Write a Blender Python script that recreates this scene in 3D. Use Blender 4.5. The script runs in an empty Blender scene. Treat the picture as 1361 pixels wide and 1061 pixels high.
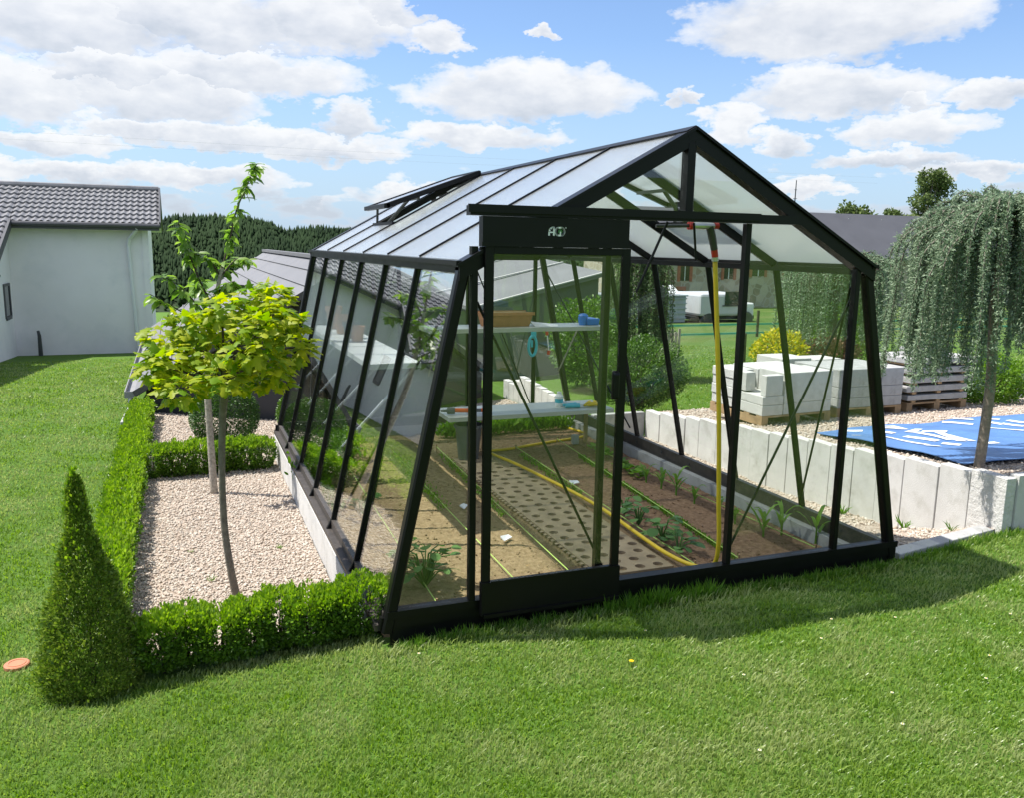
import bpy, bmesh, math, random
import numpy as np
from mathutils import Vector, Matrix
rng = np.random.default_rng(7)
random.seed(7)
S = bpy.context.scene
COL = S.collection
PI = math.pi
V = Vector

# ------------------------------------------------------------------ materials
class NT:
    def __init__(s, tree): s.t = tree; s.n = tree.nodes; s.l = tree.links
    def add(s, typ, **kw):
        n = s.n.new(typ)
        for k, v in kw.items():
            if k.startswith('i_'): n.inputs[k[2:].replace('_', ' ')].default_value = v
            else: setattr(n, k, v)
        return n
    def link(s, a, b): s.l.new(a, b)
    def math(s, op, a, b=None, c=None, clamp=False):
        n = s.n.new('ShaderNodeMath'); n.operation = op; n.use_clamp = clamp
        for i, v in enumerate((a, b, c)):
            if v is None: continue
            if isinstance(v, (int, float)): n.inputs[i].default_value = v
            else: s.l.new(v, n.inputs[i])
        return n.outputs[0]
    def mix(s, fac, a, b, blend='MIX'):
        n = s.n.new('ShaderNodeMix'); n.data_type = 'RGBA'; n.blend_type = blend
        for sock, v in ((n.inputs[0], fac), (n.inputs[6], a), (n.inputs[7], b)):
            if isinstance(v, (int, float)): sock.default_value = v
            elif isinstance(v, tuple): sock.default_value = (*v, 1) if len(v) == 3 else v
            else: s.l.new(v, sock)
        return n.outputs[2]
    def ramp(s, fac, stops):
        n = s.n.new('ShaderNodeValToRGB'); e = n.color_ramp.elements
        while len(e) < len(stops): e.new(0.5)
        for i, (p, c) in enumerate(stops): e[i].position = p; e[i].color = (*c, 1)
        s.l.new(fac, n.inputs[0]); return n.outputs[0]
    def noise(s, co, scale, detail=4, rough=.55, dist=0):
        n = s.n.new('ShaderNodeTexNoise'); n.inputs['Scale'].default_value = scale
        n.inputs['Detail'].default_value = detail; n.inputs['Roughness'].default_value = rough
        n.inputs['Distortion'].default_value = dist
        if co is not None: s.l.new(co, n.inputs['Vector'])
        return n.outputs[0]

MC = {}
def newmat(name):
    m = bpy.data.materials.new(name); m.use_nodes = True
    t = NT(m.node_tree); b = t.n['Principled BSDF']
    MC[name] = m
    return m, t, b

def simple(name, col, rough=.6, var=.18, vscale=6, bump=0.0, bscale=60, metal=0, spec=.5, col2=None, dirt=None):
    m, t, b = newmat(name)
    co = t.add('ShaderNodeTexCoord').outputs['Object']
    n = t.noise(co, vscale, 5, .6)
    c2 = col2 if col2 else tuple(min(1, c * (1 + var)) for c in col)
    c1 = tuple(c * (1 - var) for c in col) if not col2 else col
    c = t.ramp(n, [(.3, c1), (.7, c2)])
    if dirt:
        n2 = t.noise(co, dirt[1], 6, .65)
        f = t.ramp(n2, [(.5, (0, 0, 0)), (.72, (1, 1, 1))])
        c = t.mix(f, c, dirt[0])
    t.link(c, b.inputs['Base Color'])
    r = t.math('MULTIPLY_ADD', n, .2, rough - .1)
    t.link(r, b.inputs['Roughness'])
    b.inputs['Metallic'].default_value = metal
    b.inputs['Specular IOR Level'].default_value = spec
    if bump:
        bn = t.add('ShaderNodeBump'); bn.inputs['Strength'].default_value = bump; bn.inputs['Distance'].default_value = .01
        t.link(t.noise(co, bscale, 5, .6), bn.inputs['Height']); t.link(bn.outputs[0], b.inputs['Normal'])
    return m

def foliage(name, c1, c2, transl=.35, rough=.45, spec=.4, tcol=None, patch=None):
    m, t, b = newmat(name)
    g = t.add('ShaderNodeNewGeometry')
    c = t.ramp(g.outputs['Random Per Island'], [(0, c1), (1, c2)])
    if patch:
        co = t.add('ShaderNodeTexCoord').outputs['Object']
        f = t.ramp(t.noise(co, patch[1], 4, .6), [(.42, (0, 0, 0)), (.62, (1, 1, 1))])
        c = t.mix(t.math('MULTIPLY', f, patch[2]), c, patch[0])
    t.link(c, b.inputs['Base Color'])
    b.inputs['Roughness'].default_value = rough
    b.inputs['Specular IOR Level'].default_value = spec
    tr = t.add('ShaderNodeBsdfTranslucent')
    hs = t.add('ShaderNodeHueSaturation'); hs.inputs['Saturation'].default_value = 1.1; hs.inputs['Value'].default_value = 1.5
    t.link(c, hs.inputs['Color']); t.link(hs.outputs[0], tr.inputs['Color'])
    mx = t.add('ShaderNodeMixShader'); mx.inputs[0].default_value = transl
    t.link(b.outputs[0], mx.inputs[1]); t.link(tr.outputs[0], mx.inputs[2])
    t.link(mx.outputs[0], t.n['Material Output'].inputs['Surface'])
    return m

def glass(name, tint, rough=0.0, boost=1.0, bump=0, bscale=120, haze=0.0, add=0.0):
    m, t, b = newmat(name)
    t.n.remove(b)
    g = t.add('ShaderNodeNewGeometry')
    ior = t.math('MULTIPLY_ADD', g.outputs['Backfacing'], 1 / 1.52 - 1.52, 1.52)
    fr = t.add('ShaderNodeFresnel'); t.link(ior, fr.inputs['IOR'])
    tr = t.add('ShaderNodeBsdfTransparent'); tr.inputs[0].default_value = (*tint, 1)
    gl = t.add('ShaderNodeBsdfAnisotropic'); gl.inputs['Color'].default_value = (.96, .97, .97, 1); gl.inputs['Roughness'].default_value = rough
    if bump:
        co = t.add('ShaderNodeTexCoord').outputs['Object']
        bn = t.add('ShaderNodeBump'); bn.inputs['Strength'].default_value = bump; bn.inputs['Distance'].default_value = .004
        t.link(t.noise(co, bscale, 3, .5), bn.inputs['Height']); t.link(bn.outputs[0], gl.inputs['Normal'])
    base = tr.outputs[0]
    if haze:
        tl = t.add('ShaderNodeBsdfTranslucent'); tl.inputs[0].default_value = (.80, .84, .83, 1)
        mh = t.add('ShaderNodeMixShader'); mh.inputs[0].default_value = haze
        t.link(base, mh.inputs[1]); t.link(tl.outputs[0], mh.inputs[2]); base = mh.outputs[0]
    if haze:
        df = t.add('ShaderNodeBsdfDiffuse'); df.inputs[0].default_value = (.85, .88, .88, 1)
        md = t.add('ShaderNodeMixShader'); md.inputs[0].default_value = .20
        t.link(base, md.inputs[1]); t.link(df.outputs[0], md.inputs[2]); base = md.outputs[0]
    fac = t.math('MULTIPLY_ADD', fr.outputs[0], boost, add, clamp=True)
    mx = t.add('ShaderNodeMixShader'); t.link(fac, mx.inputs[0])
    t.link(base, mx.inputs[1]); t.link(gl.outputs[0], mx.inputs[2])
    t.link(mx.outputs[0], t.n['Material Output'].inputs['Surface'])
    return m

BLACK = simple('black_aluminium', (.0055, .0055, .006), .36, .15, 8, spec=.22)
GREYAL = simple('weathered_aluminium', (.075, .066, .06), .5, .25, 20, .05, 90, metal=.3)
ALU = simple('bright_aluminium', (.55, .56, .57), .35, .08, 10, metal=.8)
ZINC = simple('dull_zinc', (.27, .27, .275), .55, .12, 8, spec=.3)
SHELFM = simple('pale_shelf_metal', (.48, .50, .48), .4, .06, 5, metal=.2)
GLASS = glass('clear_glass', (.975, .98, .975), 0.0, 1.0)
SIDEGLASS = glass('side_glass', (.96, .98, .97), 0.0, 1.35)
SIDEGLASSR = glass('right_side_glass', (.95, .975, .96), 0.0, .38)
ROOFGLASS = glass('hammered_roof_glass', (.88, .93, .92), .2, 1.1, .35, 150, .40, .06)
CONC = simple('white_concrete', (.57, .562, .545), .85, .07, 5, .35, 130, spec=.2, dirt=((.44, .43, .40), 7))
CONCROUGH = simple('split_concrete', (.58, .57, .55), .9, .12, 12, 1.0, 40, spec=.2)
CONCBLK = simple('block_concrete', (.56, .555, .54), .9, .08, 5, .4, 110, spec=.2, dirt=((.44, .43, .41), 7))
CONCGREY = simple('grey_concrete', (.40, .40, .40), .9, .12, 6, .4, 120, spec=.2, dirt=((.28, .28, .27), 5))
WOOD = simple('pallet_wood', (.33, .22, .12), .8, .3, 9, .3, 60)
WHITEWALL = simple('white_render', (.90, .87, .875), .9, .03, 1.2, .12, 160, spec=.15, dirt=((.78, .77, .78), .9))
TILE = simple('grey_roof_tile', (.20, .20, .21), .45, .18, 5, .1, 30)
TRIM = simple('dark_grey_trim', (.075, .075, .082), .5, .15, 3)
SOFFIT = simple('pale_soffit', (.55, .54, .52), .8, .06, 2)
SLATE = simple('grey_sheet_roof', (.17, .17, .18), .6, .12, 1.2, .1, 20)
SLATEWALL = simple('dark_slate_cladding', (.045, .044, .048), .7, .15, 3, .2, 25)
GREYWALL = simple('grey_render', (.115, .12, .12), .9, .06, 1.5, .15, 60)
CEDBARK = simple('pale_cedar_bark', (.27, .225, .18), .85, .3, 30, .7, 70)
BARK = simple('grey_bark', (.17, .15, .12), .85, .3, 30, .7, 70)
PALEBARK = simple('pale_speckled_bark', (.36, .32, .27), .85, .4, 45, .5, 70)
DARKTWIG = simple('dark_twig', (.06, .045, .03), .8, .3, 30)
CABSHADED = simple('shaded_cab_white', (.50, .51, .53), .45, .06, 2)  # white cab greyed, its partial shade is put into the colour
WHITEPAINT = simple('white_paint', (.75, .76, .77), .4, .04, 3)
DARKGLASS = simple('dark_window_glass', (.02, .025, .03), .08, .1, 3, spec=.8)
YELLOW = simple('yellow_hose_rubber', (.72, .50, .025), .45, .1, 15)
ORANGE = simple('orange_plastic', (.75, .12, .02), .35, .06, 10)
RED = simple('red_plastic', (.55, .03, .025), .4, .06, 10)
BLUEP = simple('blue_plastic', (.02, .17, .62), .35, .08, 10)
CYAN = simple('turquoise_plastic', (.05, .46, .60), .4, .08, 10)
DKGREY = simple('dark_grey_plastic', (.05, .052, .055), .45, .15, 10)
MIDGREY = simple('mid_grey_plastic', (.10, .105, .105), .5, .12, 10)
TERRA = simple('terracotta', (.42, .20, .095), .8, .14, 12, .1, 50)
PAPER = simple('white_paper', (.8, .81, .82), .7, .03, 4)
STRING = simple('pale_green_string', (.42, .60, .14), .7, .1, 10)
TARP = simple('blue_tarpaulin', (.085, .19, .42), .45, .16, 5, .8, 9)
TARPW = simple('white_print', (.75, .78, .82), .55, .06, 6)
BRICK = simple('red_brick', (.36, .15, .09), .85, .2, 8)
STONEROOF = simple('dark_slate_roof', (.085, .087, .10), .6, .12, .6, .05, 6, spec=.25)
ASPHALT = simple('asphalt', (.09, .09, .095), .9, .2, 4, .2, 50)
DRAIN = simple('terracotta_cover', (.50, .20, .11), .75, .12, 12)
BUILDERGREY = simple('container_grey', (.36, .39, .42), .5, .12, 1.5)
TAPE = simple('green_fence_tape', (.10, .46, .30), .6, .1, 4)
PALING = simple('weathered_paling', (.40, .37, .31), .85, .2, 4)
LOGOW = simple('logo_white', (.8, .82, .8), .4, .02, 5)
LOGOG = simple('logo_green', (.03, .16, .03), .4, .05, 5)

def lawn_mat():
    m, t, b = newmat('lawn_turf')
    co = t.add('ShaderNodeTexCoord').outputs['Object']
    n1 = t.noise(co, .55, 5, .6); n2 = t.noise(co, 9, 6, .7); n3 = t.noise(co, 75, 4, .7)
    c = t.ramp(n3, [(.28, (.045, .11, .008)), (.55, (.095, .19, .018)), (.8, (.16, .26, .04))])
    dry = t.ramp(n2, [(.45, (0, 0, 0)), (.75, (1, 1, 1))])
    c = t.mix(t.math('MULTIPLY', dry, .45), c, (.19, .25, .08))
    c = t.mix(t.math('MULTIPLY', t.ramp(n1, [(.4, (0, 0, 0)), (.65, (1, 1, 1))]), .4), c, (.07, .17, .014))
    sep = t.add('ShaderNodeSeparateXYZ'); t.link(co, sep.inputs[0])
    far = t.math('MULTIPLY', t.math('SUBTRACT', sep.outputs[1], 9), .12, clamp=True)
    fld = t.math('MULTIPLY', t.math('SUBTRACT', sep.outputs[0], 3), .4, clamp=True)
    fc = t.ramp(t.noise(co, .35, 5, .65), [(.35, (.065, .125, .02)), (.55, (.10, .155, .034)), (.7, (.16, .14, .055))])
    c = t.mix(t.math('MULTIPLY', far, fld), c, fc)
    t.link(c, b.inputs['Base Color']); b.inputs['Roughness'].default_value = .8; b.inputs['Specular IOR Level'].default_value = .2
    bn = t.add('ShaderNodeBump'); bn.inputs['Strength'].default_value = .8; bn.inputs['Distance'].default_value = .03
    t.link(n3, bn.inputs['Height']); t.link(bn.outputs[0], b.inputs['Normal'])
    return m
LAWN = lawn_mat()
GRASS = foliage('grass_blades', (.105, .21, .016), (.26, .375, .06), .42, .36, .6, patch=((.35, .39, .16), 1.9, .7))
GRASSD = foliage('long_grass_blades', (.06, .16, .012), (.15, .28, .035), .4, .5, .3)

def soil_mat():
    m, t, b = newmat('soil_earth')
    co = t.add('ShaderNodeTexCoord').outputs['Object']
    sep = t.add('ShaderNodeSeparateXYZ'); t.link(co, sep.inputs[0])
    n = t.noise(co, 28, 8, .7); n2 = t.noise(co, 3.0, 4, .6)
    dry = t.ramp(n, [(.3, (.18, .125, .065)), (.6, (.33, .245, .14)), (.8, (.44, .34, .21))])
    wet = t.ramp(n, [(.3, (.14, .08, .048)), (.6, (.30, .19, .12)), (.8, (.42, .29, .19))])
    f = t.math('ADD', t.math('MULTIPLY', t.math('SUBTRACT', sep.outputs[0], 1.6), 2.2), t.math('MULTIPLY_ADD', n2, 1.2, -.6), clamp=True)
    t.link(t.mix(f, dry, wet), b.inputs['Base Color']); b.inputs['Roughness'].default_value = .95; b.inputs['Specular IOR Level'].default_value = .1
    bn = t.add('ShaderNodeBump'); bn.inputs['Strength'].default_value = .9; bn.inputs['Distance'].default_value = .02
    t.link(n, bn.inputs['Height']); t.link(bn.outputs[0], b.inputs['Normal'])
    return m
SOIL = soil_mat()

def gravel_mats():
    m, t, b = newmat('gravel_base')
    co = t.add('ShaderNodeTexCoord').outputs['Object']
    v = t.add('ShaderNodeTexVoronoi'); v.inputs['Scale'].default_value = 55; t.link(co, v.inputs['Vector'])
    c = t.ramp(v.outputs['Color'], [(.1, (.26, .20, .155)), (.5, (.40, .33, .27)), (.9, (.48, .42, .36))])
    t.link(c, b.inputs['Base Color']); b.inputs['Roughness'].default_value = .9; b.inputs['Specular IOR Level'].default_value = .2
    bn = t.add('ShaderNodeBump'); bn.inputs['Strength'].default_value = 1; bn.inputs['Distance'].default_value = .012; bn.invert = True
    t.link(v.outputs['Distance'], bn.inputs['Height']); t.link(bn.outputs[0], b.inputs['Normal'])
    m2, t, b = newmat('gravel_stone')
    g = t.add('ShaderNodeNewGeometry')
    c = t.ramp(g.outputs['Random Per Island'], [(0, (.32, .25, .19)), (.25, (.50, .43, .36)), (.5, (.53, .435, .36)), (.75, (.60, .545, .47)), (1, (.42, .37, .32))])
    t.link(c, b.inputs['Base Color']); b.inputs['Roughness'].default_value = .8; b.inputs['Specular IOR Level'].default_value = .25
    return m, m2
GRAVBASE, GRAVSTONE = gravel_mats()

def stone_mat():
    m, t, b = newmat('rubble_stone')
    co = t.add('ShaderNodeTexCoord').outputs['Object']
    v = t.add('ShaderNodeTexVoronoi'); v.inputs['Scale'].default_value = 2.6; t.link(co, v.inputs['Vector'])
    c = t.ramp(v.outputs['Color'], [(.1, (.24, .20, .15)), (.5, (.40, .35, .27)), (.9, (.50, .46, .38))])
    e = t.add('ShaderNodeTexVoronoi'); e.feature = 'DISTANCE_TO_EDGE'; e.inputs['Scale'].default_value = 2.6; t.link(co, e.inputs['Vector'])
    f = t.ramp(e.outputs['Distance'], [(.02, (1, 1, 1)), (.09, (0, 0, 0))])
    t.link(t.mix(f, c, (.44, .41, .36)), b.inputs['Base Color']); b.inputs['Roughness'].default_value = .95
    return m
STONE = stone_mat()

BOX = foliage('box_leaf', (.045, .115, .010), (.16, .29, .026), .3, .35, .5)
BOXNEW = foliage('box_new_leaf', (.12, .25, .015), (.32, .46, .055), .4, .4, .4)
YEWCONE = foliage('cone_leaf', (.07, .15, .015), (.27, .36, .055), .25, .4, .45)
BALLM = foliage('ball_leaf', (.022, .065, .010), (.07, .16, .020), .25, .4, .45)
MAPLE = foliage('maple_leaf', (.13, .26, .02), (.44, .47, .04), .5, .45, .18)
CHERRY = foliage('cherry_leaf', (.09, .19, .025), (.25, .38, .07), .5, .35, .45)
CEDAR = foliage('blue_cedar_needle', (.12, .195, .11), (.32, .40, .265), .25, .55, .3)
CEDARG = foliage('green_weeping_needle', (.06, .12, .04), (.17, .25, .09), .2, .55, .3)
CONIF = foliage('forest_conifer', (.010, .024, .010), (.019, .039, .015), .05, .8, .1, patch=((.032, .06, .020), .02, .5))
SHRUB = foliage('shrub_leaf', (.035, .095, .012), (.13, .25, .03), .3, .4, .4)
SHRUBD = foliage('dark_shrub_leaf', (.03, .085, .012), (.12, .23, .03), .3, .4, .4)
SHRUBY = foliage('lime_shrub_leaf', (.07, .17, .014), (.18, .31, .03), .35, .4, .4)
YELLOWL = foliage('yellow_shrub_leaf', (.20, .30, .03), (.74, .60, .03), .3, .5, .3)
MAROON = foliage('maroon_shrub_leaf', (.16, .075, .055), (.32, .20, .12), .25, .5, .3)
BROAD = foliage('broadleaf_crown', (.06, .10, .028), (.17, .22, .075), .25, .6, .2)
SQUASH = foliage('squash_leaf', (.06, .15, .04), (.16, .30, .08), .3, .5, .35)
MAIZE = foliage('maize_leaf', (.09, .20, .03), (.20, .36, .06), .4, .4, .4)
SEEDL = foliage('seedling_leaf', (.06, .17, .015), (.20, .36, .04), .4, .5, .3)
PETAL = foliage('daisy_petal', (.75, .75, .72), (.82, .82, .80), .3, .6, .2)
GOLD = foliage('dandelion_petal', (.75, .50, .01), (.8, .58, .02), .2, .6, .2)

# ------------------------------------------------------------------ mesh helpers
def wloc(o):
    p = V((0, 0, 0))
    while o is not None: p += o.location; o = o.parent
    return p
def tag(o, label=None, cat=None, group=None, kind=None):
    if label: o['label'] = label
    if cat: o['category'] = cat
    if group: o['group'] = group
    if kind: o['kind'] = kind
    return o
def thing(name, label, cat, loc=(0, 0, 0), group=None):
    o = bpy.data.objects.new(name, None); COL.objects.link(o); o.location = loc; o.empty_display_size = .1
    return tag(o, label, cat, group)
def link(name, me, mat, parent=None, loc=None, smooth=False):
    o = bpy.data.objects.new(name, me); COL.objects.link(o)
    if mat: me.materials.append(mat)
    L = V(loc) if loc is not None else V((0, 0, 0))
    if parent is not None: o.parent = parent; L = wloc(parent)
    else: o.location = L
    if L.length > 0:
        me.transform(Matrix.Translation(-L))
    if smooth:
        me.polygons.foreach_set('use_smooth', [True] * len(me.polygons))
    me.update()
    return o
def dup(o, parent=None, off=(0, 0, 0)):
    c = o.copy(); COL.objects.link(c); c.parent = parent
    if parent is None: c.location = o.location + V(off)
    for ch in list(o.children): dup(ch, c)
    return c

class MB:
    def __init__(s): s.v = []; s.f = []
    def quad(s, *p):
        i = len(s.v); s.v += [tuple(q) for q in p]; s.f.append(tuple(range(i, i + len(p)))); return s
    def box(s, x0, x1, y0, y1, z0, z1):
        i = len(s.v)
        s.v += [(x0, y0, z0), (x1, y0, z0), (x1, y1, z0), (x0, y1, z0), (x0, y0, z1), (x1, y0, z1), (x1, y1, z1), (x0, y1, z1)]
        s.f += [tuple(i + k for k in q) for q in ((0, 3, 2, 1), (4, 5, 6, 7), (0, 1, 5, 4), (1, 2, 6, 5), (2, 3, 7, 6), (3, 0, 4, 7))]
        return s
    def hexa(s, bot, top):
        i = len(s.v); n = len(bot)
        s.v += [tuple(p) for p in bot] + [tuple(p) for p in top]
        s.f.append(tuple(i + k for k in reversed(range(n)))); s.f.append(tuple(i + n + k for k in range(n)))
        for k in range(n): s.f.append((i + k, i + (k + 1) % n, i + n + (k + 1) % n, i + n + k))
        return s
    def bar(s, p0, p1, w, h, up=(0, 0, 1), ch=0):
        p0, p1, up = V(p0), V(p1), V(up); d = (p1 - p0).normalized()
        a = d.cross(up)
        if a.length < 1e-4: a = d.cross(V((0, 1, 0)))
        a.normalize(); b = a.cross(d).normalized()
        if ch:
            c = ch; q = [(-w/2+c, -h/2), (w/2-c, -h/2), (w/2, -h/2+c), (w/2, h/2-c), (w/2-c, h/2), (-w/2+c, h/2), (-w/2, h/2-c), (-w/2, -h/2+c)]
        else: q = [(-w/2, -h/2), (w/2, -h/2), (w/2, h/2), (-w/2, h/2)]
        return s.hexa([p0 + a*x + b*y for x, y in q], [p1 + a*x + b*y for x, y in q])
    def prism(s, poly, axis, a, b):
        # poly of 2D points extruded along axis ('y' : pts are x,z ; 'x': pts are y,z ; 'z': x,y)
        def P(u, v, w): return {'y': (u, w, v), 'x': (w, u, v), 'z': (u, v, w)}[axis]
        return s.hexa([P(u, v, a) for u, v in poly], [P(u, v, b) for u, v in poly])
    def tube(s, pts, r, n=8, cap=True):
        pts = [V(p) for p in pts]; m = len(pts)
        rr = r if isinstance(r, (list, tuple)) else [r] * m
        i0 = len(s.v); prev = None
        for k, p in enumerate(pts):
            d = (pts[min(k+1, m-1)] - pts[max(k-1, 0)])
            if d.length < 1e-9: d = V((0, 0, 1))
            d.normalize()
            if prev is None:
                a = d.cross(V((0, 0, 1)))
                if a.length < .05: a = d.cross(V((1, 0, 0)))
            else: a = prev - d * prev.dot(d)
            a.normalize(); prev = a; b = d.cross(a)
            for j in range(n):
                t = 2*PI*j/n; s.v.append(tuple(p + (a*math.cos(t) + b*math.sin(t)) * rr[k]))
        for k in range(m-1):
            for j in range(n):
                s.f.append((i0+k*n+j, i0+k*n+(j+1) % n, i0+(k+1)*n+(j+1) % n, i0+(k+1)*n+j))
        if cap:
            s.f.append(tuple(i0+j for j in reversed(range(n)))); s.f.append(tuple(i0+(m-1)*n+j for j in range(n)))
        return s
    def lathe(s, c, prof, n=20, cap=True):
        i0 = len(s.v); m = len(prof)
        for r, z in prof:
            for j in range(n):
                t = 2*PI*j/n; s.v.append((c[0]+r*math.cos(t), c[1]+r*math.sin(t), c[2]+z))
        for k in range(m-1):
            for j in range(n):
                s.f.append((i0+k*n+j, i0+k*n+(j+1) % n, i0+(k+1)*n+(j+1) % n, i0+(k+1)*n+j))
        if cap:
            s.f.append(tuple(i0+j for j in reversed(range(n)))); s.f.append(tuple(i0+(m-1)*n+j for j in range(n)))
        return s
    def build(s, name, mat, parent=None, loc=None, smooth=False, bevel=0):
        me = bpy.data.meshes.new(name); me.from_pydata(s.v, [], s.f)
        if bevel:
            bm = bmesh.new(); bm.from_mesh(me)
            bmesh.ops.recalc_face_normals(bm, faces=bm.faces)
            bmesh.ops.bevel(bm, geom=[e for e in bm.edges], offset=bevel, segments=2, affect='EDGES', clamp_overlap=True, profile=.5)
            bm.to_mesh(me); bm.free()
        else:
            bm = bmesh.new(); bm.from_mesh(me); bmesh.ops.recalc_face_normals(bm, faces=bm.faces); bm.to_mesh(me); bm.free()
        return link(name, me, mat, parent, loc, smooth)

def smooth_path(pts, n=8):
    P = [V(p) for p in pts]; out = []
    for i in range(len(P)-1):
        p0 = P[max(i-1, 0)]; p1 = P[i]; p2 = P[i+1]; p3 = P[min(i+2, len(P)-1)]
        for k in range(n):
            t = k/n
            out.append(.5*((2*p1) + (p2-p0)*t + (2*p0-5*p1+4*p2-p3)*t*t + (3*p1-p0-3*p2+p3)*t**3))
    out.append(P[-1]); return out

def npmesh(name, verts, faces_flat, loopn, mat, parent=None, loc=None, smooth=False):
    """verts (N,3); faces_flat vertex indices; loopn verts per face"""
    me = bpy.data.meshes.new(name)
    L = np.array(wloc(parent)) if parent is not None else (np.array(loc) if loc is not None else np.zeros(3))
    verts = np.asarray(verts, dtype=np.float32) - L.astype(np.float32)
    me.vertices.add(len(verts)); me.vertices.foreach_set('co', verts.ravel())
    me.loops.add(len(faces_flat)); me.loops.foreach_set('vertex_index', np.asarray(faces_flat, dtype=np.int32))
    loopn = np.asarray(loopn, dtype=np.int32)
    me.polygons.add(len(loopn))
    me.polygons.foreach_set('loop_start', np.concatenate([[0], np.cumsum(loopn)[:-1]]).astype(np.int32))
    me.polygons.foreach_set('loop_total', loopn)
    if smooth: me.polygons.foreach_set('use_smooth', np.ones(len(loopn), dtype=bool))
    me.update(calc_edges=True); me.validate()
    o = bpy.data.objects.new(name, me); COL.objects.link(o); me.materials.append(mat)
    if parent is not None: o.parent = parent
    elif loc is not None: o.location = loc
    return o

def nrm(a): return a / np.maximum(np.linalg.norm(a, axis=-1, keepdims=True), 1e-9)
# leaf templates : (along, side, up)
T_BOX = (np.array([(0, 0, 0), (.5, -.3, .07), (1, 0, -.03), (.5, .3, .07)]), [(0, 1, 2), (0, 2, 3)])
T_LONG = (np.array([(0, 0, 0), (.3, -.19, .05), (.7, -.17, .0), (1, 0, -.16), (.7, .17, .0), (.3, .19, .05), (.35, 0, 0), (.7, 0, -.05)]),
          [(0, 1, 6), (1, 2, 7, 6), (2, 3, 7), (0, 6, 5), (6, 7, 4, 5), (7, 3, 4)])
_ml = [(0, 0), (.06, -.22), (-.06, -.42), (.24, -.32), (.42, -.52), (.52, -.24), (.74, -.2), (1.0, 0), (.74, .2), (.52, .24), (.42, .52), (.24, .32), (-.06, .42), (.06, .22)]
T_MAPLE = (np.array([(a, b, -.28*abs(b) - .12*a*a) for a, b in _ml] + [(.36, 0, .03)]), [(i, (i+1) % 14, 14) for i in range(14)])
T_ROUND = (np.array([(0, 0, 0)] + [(.5-.5*math.cos(t), .5*math.sin(t), .08*abs(math.sin(t))-.1*(.5-.5*math.cos(t))**2) for t in np.linspace(.5, 2*PI-.5, 9)]), [tuple(range(0, 10))])
T_SPRIG = (np.array([(0, 0, 0), (.5, -.15, .06), (1, 0, -.03), (.5, .15, .06)]), [(0, 1, 2), (0, 2, 3)])
T_NEED = (np.array([(0, -.13, 0), (1, 0, 0), (0, .13, 0)]), [(0, 1, 2)])

def leaves(name, pos, along, normal, size, tmpl, mat, parent=None, loc=None):
    tv, tf = tmpl; N = len(pos); k = len(tv)
    a = nrm(along); s = nrm(np.cross(normal, a)); u = np.cross(a, s)
    sz = np.broadcast_to(np.asarray(size), (N,))[:, None, None]
    vv = pos[:, None, :] + sz * (tv[None, :, 0:1]*a[:, None, :] + tv[None, :, 1:2]*s[:, None, :] + tv[None, :, 2:3]*u[:, None, :])
    ff = np.concatenate([np.array(f) for f in tf]); ln = np.array([len(f) for f in tf])
    fl = (np.arange(N)[:, None]*k + ff[None, :]).ravel()
    return npmesh(name, vv.reshape(-1, 3), fl, np.tile(ln, N), mat, parent, loc)

def rdir(n): return nrm(rng.normal(size=(n, 3)))
def outleaf(n, out, up=.5, rnd=.8, out_w=.8):
    al = nrm(out*out_w + rdir(n)*rnd + np.array([0, 0, up])); nm = nrm(out*.5 + np.array([0, 0, .7]) + rdir(n)*.7)
    return al, nm

# ------------------------------------------------------------------ terrain
def sst(a, b, x): t = np.clip((x-a)/(b-a), 0, 1); return t*t*(3-2*t)
YL = [0.9, 3.5, 8, 19.5, 35, 60, 150, 330, 900]; ZL = [-.26, -.27, -.31, -1.04, -1.7, -3.5, -11, -24, -26]
YR = [0, 1.5, 3.4, 4.5, 6, 17, 35, 60, 150, 330, 900]; ZR = [.12, .08, -.06, -.12, -.14, -.72, -1.36, -1.9, -5, -14, -20]
def g(x, y):
    x = np.asarray(x, dtype=float); y = np.asarray(y, dtype=float)
    fz = np.interp(x, [-3, -1.3, -.4, .2, 3.0, 4.0, 6], [-.24, -.205, -.125, -.07, -.045, -.0, .03])
    fz = fz + np.where(y < 0, .045*np.clip(-y, 0, 4) + .13*np.clip(-y-4, 0, 60), 0)
    zl = np.interp(y, YL, ZL); zr = np.interp(y, YR, ZR)
    zl = zl - .085*sst(2.95, 3.5, x)*sst(.7, 2.4, y)*(1-sst(4.6, 6.0, y))
    back = zl + (zr-zl)*sst(4.15, 6.2, x + np.clip(y-6, 0, 20)*.12)
    f = np.clip((y-.02)/.9, 0, 1); f = np.where(x > 4.0, sst(.03, .9, y), f)
    return fz*(1-f) + back*f

def terrain():
    xs = np.concatenate([[-900, -400, -200, -100, -60, -40, -25, -16], np.arange(-12, -2, 1.0), np.arange(-2, 7, .2), np.arange(7, 14, 1), [16, 20, 26, 34, 45, 60, 80, 110, 160, 250, 450, 900]])
    ys = np.concatenate([[-60, -40, -25, -15, -10, -7, -5], np.arange(-4, 9, .2), np.arange(9, 24, 1), [26, 30, 35, 42, 50, 60, 80, 110, 150, 200, 260, 330, 450, 650, 900]])
    X, Y = np.meshgrid(xs, ys, indexing='ij'); Z = g(X, Y)
    ny = len(ys); idx = np.arange(len(xs)*ny).reshape(len(xs), ny)
    q = np.stack([idx[:-1, :-1], idx[1:, :-1], idx[1:, 1:], idx[:-1, 1:]], -1).reshape(-1, 4)
    o = npmesh('lawn', np.stack([X, Y, Z], -1).reshape(-1, 3), q.ravel(), np.full(len(q), 4), LAWN, smooth=True)
    tag(o, kind='structure')
terrain()

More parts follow.
